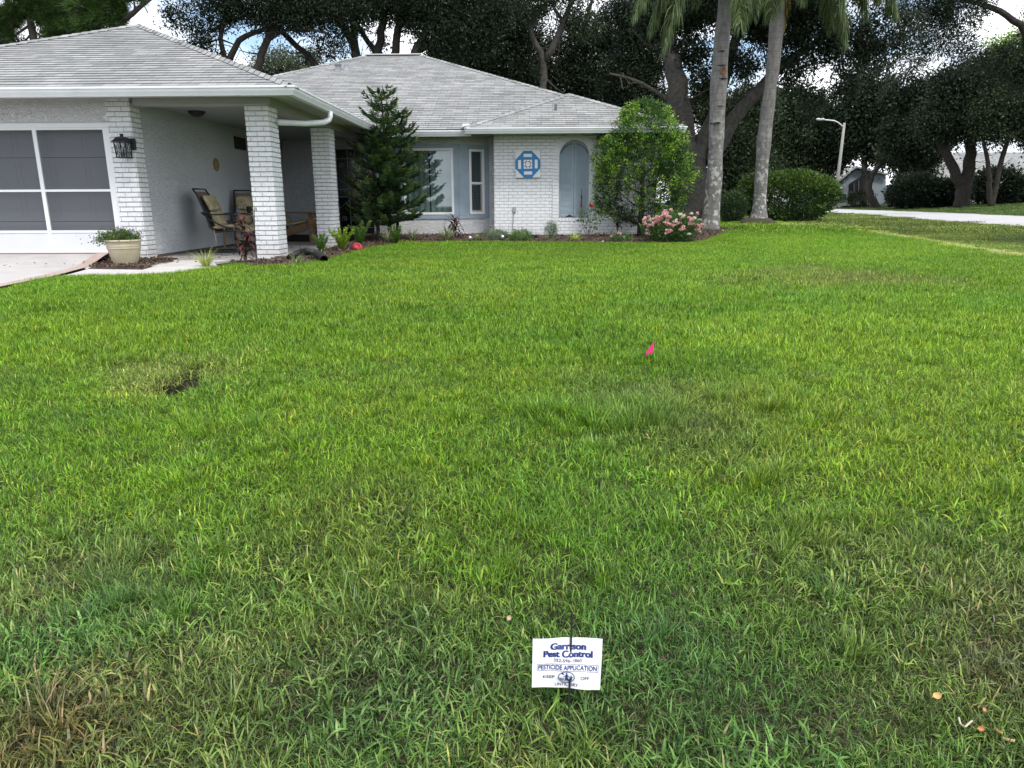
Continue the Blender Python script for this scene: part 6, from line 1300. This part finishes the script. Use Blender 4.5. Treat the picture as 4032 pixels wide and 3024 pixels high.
# central dark mass: several trees at different depths
oak((1900, 800), 37, [(['base', (1880, 300), (1900, 100), (1860, -100)], .25, .12), ([(1890, 260), (1960, 120), (2010, 0)], .16, .07), (['base', (1985, 330), (1970, 150), (2000, -60)], .2, .1)], [(1880, 200, 150, 130, 330), (1990, 90, 140, 110, 260), (1960, 280, 150, 70, 220), (1900, -90, 260, 90, 220), (1780, 260, 80, 60, 90)], 'dark oak left of the pale forked trunk behind the main roof', .14)
oak((2135, 800), 33, [(['base', (2135, 360), (2151, 221), (2085, 152), (2091, 82), (2060, 0), (2020, -100)], .22, .08), ([(2148, 235), (2199, 158), (2215, 70), (2249, 20), (2300, -90)], .17, .07), ([(2091, 90), (2140, 30), (2190, -60)], .09, .04), ([(2215, 80), (2170, 20), (2150, -60)], .08, .04)], [(2080, 20, 90, 60, 45), (2230, 20, 90, 60, 40), (2150, -80, 220, 60, 120), (2300, 90, 60, 50, 26)], 'live oak with a pale trunk forking like a Y above the right roof slope', .12, M_OAKM, M_BARKL)
oak((2230, 800), 40, [(['base', (2240, 350), (2260, 200), (2330, 50)], .22, .1), (['base', (2310, 300), (2300, 100), (2350, -60)], .16, .08)], [(2200, 330, 150, 90, 260), (2330, 240, 120, 110, 240), (2130, 230, 110, 90, 130), (2260, 120, 70, 50, 40), (2380, 380, 120, 90, 220), (2420, 120, 90, 80, 110), (2100, 400, 120, 60, 120)], 'dense dark oak filling the gap behind the pale forked trunk', .14)
oak((2470, 800), 36, [(['base', (2460, 350), (2430, 200), (2500, 60)], .22, .1), ([(2450, 320), (2560, 330), (2630, 240)], .1, .04)], [(2480, 330, 120, 110, 300), (2540, 180, 110, 110, 260), (2450, 480, 120, 70, 170), (2560, 450, 110, 90, 230), (2520, 30, 140, 70, 170), (2590, 600, 80, 90, 110)], 'dark oak behind the right end of the roof and the round shrub tree', .14)
# the big trunk beside the house corner
oak((2705, 880), 24.5, [(['base', (2712, 760), (2722, 640), (2700, 560), (2672, 400), (2658, 250), (2632, 150), (2600, 30), (2560, -100)], .52, .15), ([(2735, 860), (2745, 700), (2752, 560), (2790, 480), (2830, 470)], .30, .22), ([(2790, 640), (2850, 545), (2905, 440), (3000, 330), (3120, 230), (3240, 150)], .27, .10), ([(2740, 600), (2810, 470), (2850, 330), (2900, 150), (2940, -60)], .22, .12), ([(2670, 420), (2600, 370), (2480, 300), (2400, 290)], .07, .03)],
    [(2620, 60, 120, 70, 150), (2760, 20, 130, 80, 170), (2720, 200, 80, 60, 60), (2930, 60, 120, 70, 120), (3080, 110, 120, 80, 120), (3230, 120, 110, 80, 110), (2760, 330, 60, 50, 34), (2900, 250, 80, 50, 50), (3120, 260, 90, 60, 55), (3340, 200, 110, 70, 70), (3480, 130, 130, 90, 110), (3150, -80, 420, 90, 260), (3330, 340, 70, 50, 28), (3200, 390, 60, 50, 26), (3100, 20, 150, 70, 120)],
    'huge live oak with a massive leaning forked trunk behind the palms', .11, M_OAK, M_BARKL)
# mid distance mass right of the trunk
G2 = 'trees beyond the lawn'
oak((2870, 830), 38, [(['base', (2870, 600), (2850, 450)], .25, .1)], [(2870, 560, 120, 110, 330), (2960, 430, 90, 80, 150), (2800, 420, 80, 80, 150), (2930, 680, 130, 80, 260), (2840, 720, 90, 50, 110)], 'bushy dark tree seen between the two palm trunks', .15, M_OAKM, group=G2)
oak((3130, 830), 72, [(['base', (3120, 600), (3100, 400)], .25, .1)], [(3130, 520, 130, 110, 340), (3230, 600, 90, 90, 150), (3080, 650, 110, 80, 200), (3200, 440, 70, 50, 60), (3090, 400, 80, 60, 90)], 'dark rounded tree behind the large hedge bush', .16, M_OAKM, group=G2)
oak((3260, 825), 74, [(['base', (3262, 745), (3232, 700), (3200, 660), (3180, 600)], .22, .08), ([(3262, 745), (3310, 690), (3325, 640), (3380, 590)], .2, .06), ([(3300, 705), (3240, 690), (3190, 700)], .1, .04)], [(3200, 560, 60, 40, 16), (3230, 660, 50, 30, 10), (3300, 640, 50, 30, 8), (3180, 700, 50, 30, 16)], 'thin crooked oak with open sky showing through, left of the street lamp', .14, M_OAK, group=G2)
oak((3400, 820), 70, [(['base', (3405, 700), (3400, 560), (3420, 400)], .32, .14)], [(3400, 480, 130, 120, 300), (3500, 560, 120, 80, 200), (3420, 330, 100, 70, 90), (3330, 520, 70, 80, 90), (3560, 450, 90, 80, 110), (3330, 620, 40, 25, 8)], 'straight trunked tree right of the street lamp, before the gabled house', .17, M_OAK, M_BARKL, group=G2)
oak((3455, 815), 66, [(['base', (3420, 760), (3425, 700), (3470, 640)], .35, .2), ([(3425, 705), (3395, 650)], .2, .1)], [(3530, 600, 60, 40, 40), (3600, 660, 70, 50, 80)], 'stout trunk with a cut fork before the dark screened porch', .17, M_OAKL, M_BARKL, group=G2)
oak((3640, 815), 62, [(['base', (3628, 700), (3600, 560), (3560, 430)], .33, .14), ([(3628, 690), (3680, 630), (3750, 560)], .15, .07)], [(3620, 530, 140, 90, 260), (3700, 400, 130, 90, 200), (3560, 360, 80, 60, 50), (3640, 620, 60, 30, 20)], 'dark oak in the middle of the far shady lawn', .17, M_OAK, group=G2)
oak((3785, 815), 52, [(['base', (3790, 740), (3745, 640), (3690, 540), (3650, 450)], .42, .16), (['base', (3800, 740), (3820, 620), (3830, 500), (3870, 400)], .50, .2), ([(3745, 640), (3720, 610), (3700, 560)], .12, .06)], [(3740, 470, 130, 80, 220), (3860, 390, 150, 100, 330), (3940, 300, 130, 90, 230), (3790, 330, 110, 70, 130)], 'big oak with two trunks spreading in a V on the far lawn', .15, M_OAK, group=G2)
oak((3900, 815), 50, [(['base', (3895, 740), (3890, 640), (3870, 540)], .2, .1), (['base', (3925, 700), (3950, 600), (3980, 520)], .22, .12)], [(3950, 450, 130, 100, 300), (4050, 380, 120, 120, 260), (4060, 520, 60, 40, 40), (4150, 480, 120, 120, 160)], 'rightmost far oak, its shaggy low crown hanging over dark shrubs', .15, M_OAKM, group=G2)
oak((3760, 300), 30, [(['base', (3900, 100), (3800, 20)], .01, .01)], [(3760, 60, 130, 70, 80), (3620, 60, 90, 60, 50), (3720, 170, 100, 60, 45), (3560, 240, 70, 50, 24), (3900, -60, 160, 50, 60)], 'x', .11, M_OAK) if False else None
oak((4090, 830), 34, [(['base', (4100, 500), (4080, 250), (4030, 100), (3900, 20), (3780, 0)], .3, .08)], [(3960, 240, 90, 60, 70), (4060, 280, 90, 80, 110), (3780, 30, 120, 60, 90), (3640, 40, 110, 60, 70), (3720, 150, 110, 60, 60), (3600, 220, 70, 50, 22), (3820, 230, 70, 50, 30), (4120, 100, 80, 120, 60), (3700, -90, 260, 70, 110)], 'oak at the right edge with a limb reaching across the top corner', .12, M_OAK, group=G2)
oak((4110, 830), 42, [(['base', (4110, 400), (4080, 200)], .1, .05)], [(4000, 170, 50, 22, 16), (3950, 170, 30, 18, 7), (4040, 130, 50, 40, 22), (4020, 210, 40, 20, 8), (3905, 178, 26, 22, 5)], 'bright lime green leaves at the upper right edge', .14, M_LIME, group=G2, name='lime_leaved_tree', cat='tree')

# pines at the upper left: tufts of long needles
M_PINE = leafmat('pine_needle', (.02, .055, .012), (.09, .17, .035), .25, .5, .8)
def pine(base, Y, limbs, tufts, label, m=M_PINE):
    B = at(*base, Y); B[2] = .0; root = empty('pine_tree', B, label, 'pine tree', 'pine trees behind the garage'); s_ = MB(); k_ = Y/FPX; Q, T = [], []
    for pts, ra, rb in limbs:
        P = np.array([B if p == 'base' else at(p[0], p[1], Y+(p[2] if len(p) > 2 else 0)) for p in pts]); s_.tube(P, np.linspace(ra, rb, len(P)), 9, jit=.06)
    for px, py, rx, ry, n in tufts:
        c_ = at(px, py, Y); d = unit(rng.normal(size=(n, 3)))*rng.uniform(.2, 1, (n, 1))**.5; cc = c_+d*v(rx*k_, rx*k_*.7, ry*k_); ax = unit(d+v(0, 0, .5)+rng.normal(size=(n, 3))*.3)
        for c0, a0 in zip(cc, ax):
            m_ = 60; nd = unit(a0*.55+rng.normal(size=(m_, 3))*.6)*rng.uniform(.22, .36, (m_, 1)); wv = unit(np.cross(nd, rng.normal(size=(m_, 3))))*.008; p0 = c0-a0*rng.uniform(0, .25, (m_, 1)); Q.append(np.stack([p0-wv, p0+wv, p0+nd+wv*.3, p0+nd-wv*.3], 1)); T.append(rng.uniform(0, .7, m_)+.2*(a0[2] > .3))
            if rng.uniform() < .35: s_.tube([c0-a0*.6, c0], [.02, .008], 4)
    s_.build('trunk', mat('pine_bark', (.05, .04, .033), .95, .4, 20, .8, 30), root); quadmesh('crown', np.concatenate(Q), np.concatenate(T), m, root)
pine((480, 800), 26, [(['base', (470, 110), (462, 40), (455, -80)], .20, .12), ([(470, 90), (520, 55), (560, 20), (600, -10)], .10, .05), ([(480, 115), (520, 108), (552, 96)], .05, .03), ([(475, 75), (492, 60), (480, 45)], .04, .02), ([(462, 60), (400, 40), (340, 60)], .05, .02)],
    [(455, 60, 40, 40, 70), (440, 5, 60, 30, 60), (400, 60, 50, 35, 55), (340, 90, 50, 25, 40), (520, -20, 60, 20, 26), (330, 20, 60, 40, 50), (430, -70, 120, 50, 110)], 'nearer pine with a bare branch pointing right over the garage roof')
pine((140, 800), 30, [(['base', (135, 160), (115, 60), (90, -60)], .16, .11), ([(122, 95), (60, 140), (20, 170)], .05, .02), ([(115, 60), (180, 40), (240, 20)], .06, .03), ([(118, 80), (60, 50), (20, 30)], .05, .02)],
    [(30, 60, 60, 50, 90), (100, 20, 70, 40, 100), (180, 55, 60, 40, 95), (240, 30, 70, 40, 95), (260, 100, 80, 30, 60), (20, 120, 40, 25, 26), (210, 130, 60, 25, 30), (150, -60, 220, 50, 150)], 'pine at the left edge whose trunk drops behind the garage roof')
oak((60, 800), 36, [(['base', (60, 250), (40, 150)], .2, .08), ([(60, 200), (110, 150), (140, 110)], .06, .03)], [(30, 180, 60, 30, 50), (300, 120, 80, 25, 50), (200, 140, 60, 20, 26), (0, 160, 60, 40, 50), (380, 105, 50, 22, 20), (90, 175, 40, 15, 14)], 'low dark oak crown peeking over the left end of the garage roof', .11, M_OAK)

# far undergrowth, street lamp, neighbouring houses
for (x0, x1, yt, yb, lb, mm) in ((3520, 3650, 715, 812, 'dark leafy shrubs right of the screened porch across the street', M_OAK), (3650, 3780, 735, 810, 'dark shrubs around the foot of the V trunked oak', M_OAK), (3840, 3985, 690, 810, 'tall dark shrub mass under the rightmost far oak', M_OAK), (4010, 4120, 730, 815, 'dark shrub at the right edge of the far lawn', M_OAKM)):
    hedge(x0, x1, yt, yb, lb, 520, .26, Yc=57, group='dark shrubs across the street', name='dark_shrub', m=mm, depth=2.2, square=2.2)
hedge(3345, 3430, 772, 802, 'low green hedge in front of the screened porch', 160, .16, Yc=70, group='dark shrubs across the street', name='low_hedge', m=M_OAKM, depth=.8)
def ground_mix():
    pass
def street_lamp():
    B = gd(3284, 826); Y = B[1]; root = empty('street_lamp', B, 'concrete street lamp pole with a curved white arm beside the road', 'street lamp'); top = at(3325, 484, Y); top[0] = B[0]+(top[0]-B[0])*1.0
    b = MB(); b.tube([B-v(0, 0, .3), top], [.15, .09], 10); b.build('pole', mat('grey_concrete_pole', (.33, .32, .29), .85, .12, 2), root, True)
    b = MB(); pts = [at(x, y, Y) for x, y in ((3320, 500), (3312, 492), (3300, 482), (3285, 475), (3260, 473), (3238, 470))]; b.tube(pts, .045, 8); b.build('arm', mat('white_lamp_arm', (.72, .73, .73), .4), root, True)
    b = MB(); h = at(3230, 468, Y); b.lathe([(.001, -.12), (.16, -.09), (.20, -.02), (.12, .05), (.001, .07)], h, 14, sx=1.9); b.build('lamp_head', mat('white_lamp_head', (.75, .76, .76), .35), root, True)
street_lamp()
def far_house():
    Y = 76.; B = at(3330, 800, Y); B[2] = .15; root = empty('gabled_house', B, 'pale blue grey gabled house with dark screened porch across the street', 'house'); P = lambda x, y, dy=0: at(x, y, Y+dy)
    b = MB(); b.prism([P(3269, 800), P(3488, 800), P(3488, 690), P(3372, 668), P(3272, 748)], (0, 9, 0)); b.build('wall', mat('pale_blue_grey_wall', (.30, .36, .40), .8, .05, 1), root)
    b = MB()
    for (a, c) in (((3262, 752), (3373, 660)), ((3373, 660), (3500, 690))): b.prism([P(a[0], a[1], -.5), P(c[0], c[1], -.5), P(c[0], c[1]-7, -.5), P(a[0], a[1]-7, -.5)], (0, 10, 0))
    b.build('roof', mat('pale_roof_edge', (.42, .42, .40), .8), root)
    b = MB(); b.prism([P(3345, 790), P(3410, 790), P(3410, 686), P(3398, 690), P(3345, 722)], (0, .1, 0)); 
    for x in (): pass
    b.xf(Matrix.Translation((0, -.15, 0))); pw = b.build('porch_screen', mat('dark_porch_screen', (.015, .017, .02), .6), root)
    b = MB()
    for x in (3362, 3380, 3396): q0_, q1_ = P(x, 755, -.2), P(x, 700+(3400-x)*.6, -.2); b.beam(q0_, q1_, .10, .06, (0, 1, 0))
    b.beam(P(3345, 757, -.2), P(3410, 757, -.2), .06, .14); b.build('porch_frame', mat('grey_porch_frame', (.12, .13, .14), .6), pw)
    b = MB(); b.prism([P(3290, 790), P(3330, 790), P(3330, 765), P(3290, 765)], (0, .1, 0)); b.xf(Matrix.Translation((0, -.12, 0))); b.build('window', mat('dark_far_window', (.03, .035, .04), .3), root)
far_house()
def far_house2():
    Y = 70.; B = at(3900, 800, Y); B[2] = .15; root = empty('pale_roofed_house', B, 'long house with a pale shingle roof behind the far oaks at right', 'house'); P = lambda x, y, dy=0: at(x, y, Y+dy)
    b = MB(); b.prism([P(3640, 800), P(4300, 800), P(4300, 722), P(3640, 722)], (0, 8, 0)); b.build('wall', mat('far_white_wall', (.55, .56, .56), .8), root)
    e0, e1 = P(3560, 716, -1), P(4400, 716, -1); roof('roof', [(e0, e1, P(3760, 600, 5), P(4300, 600, 5))], root)
far_house2()
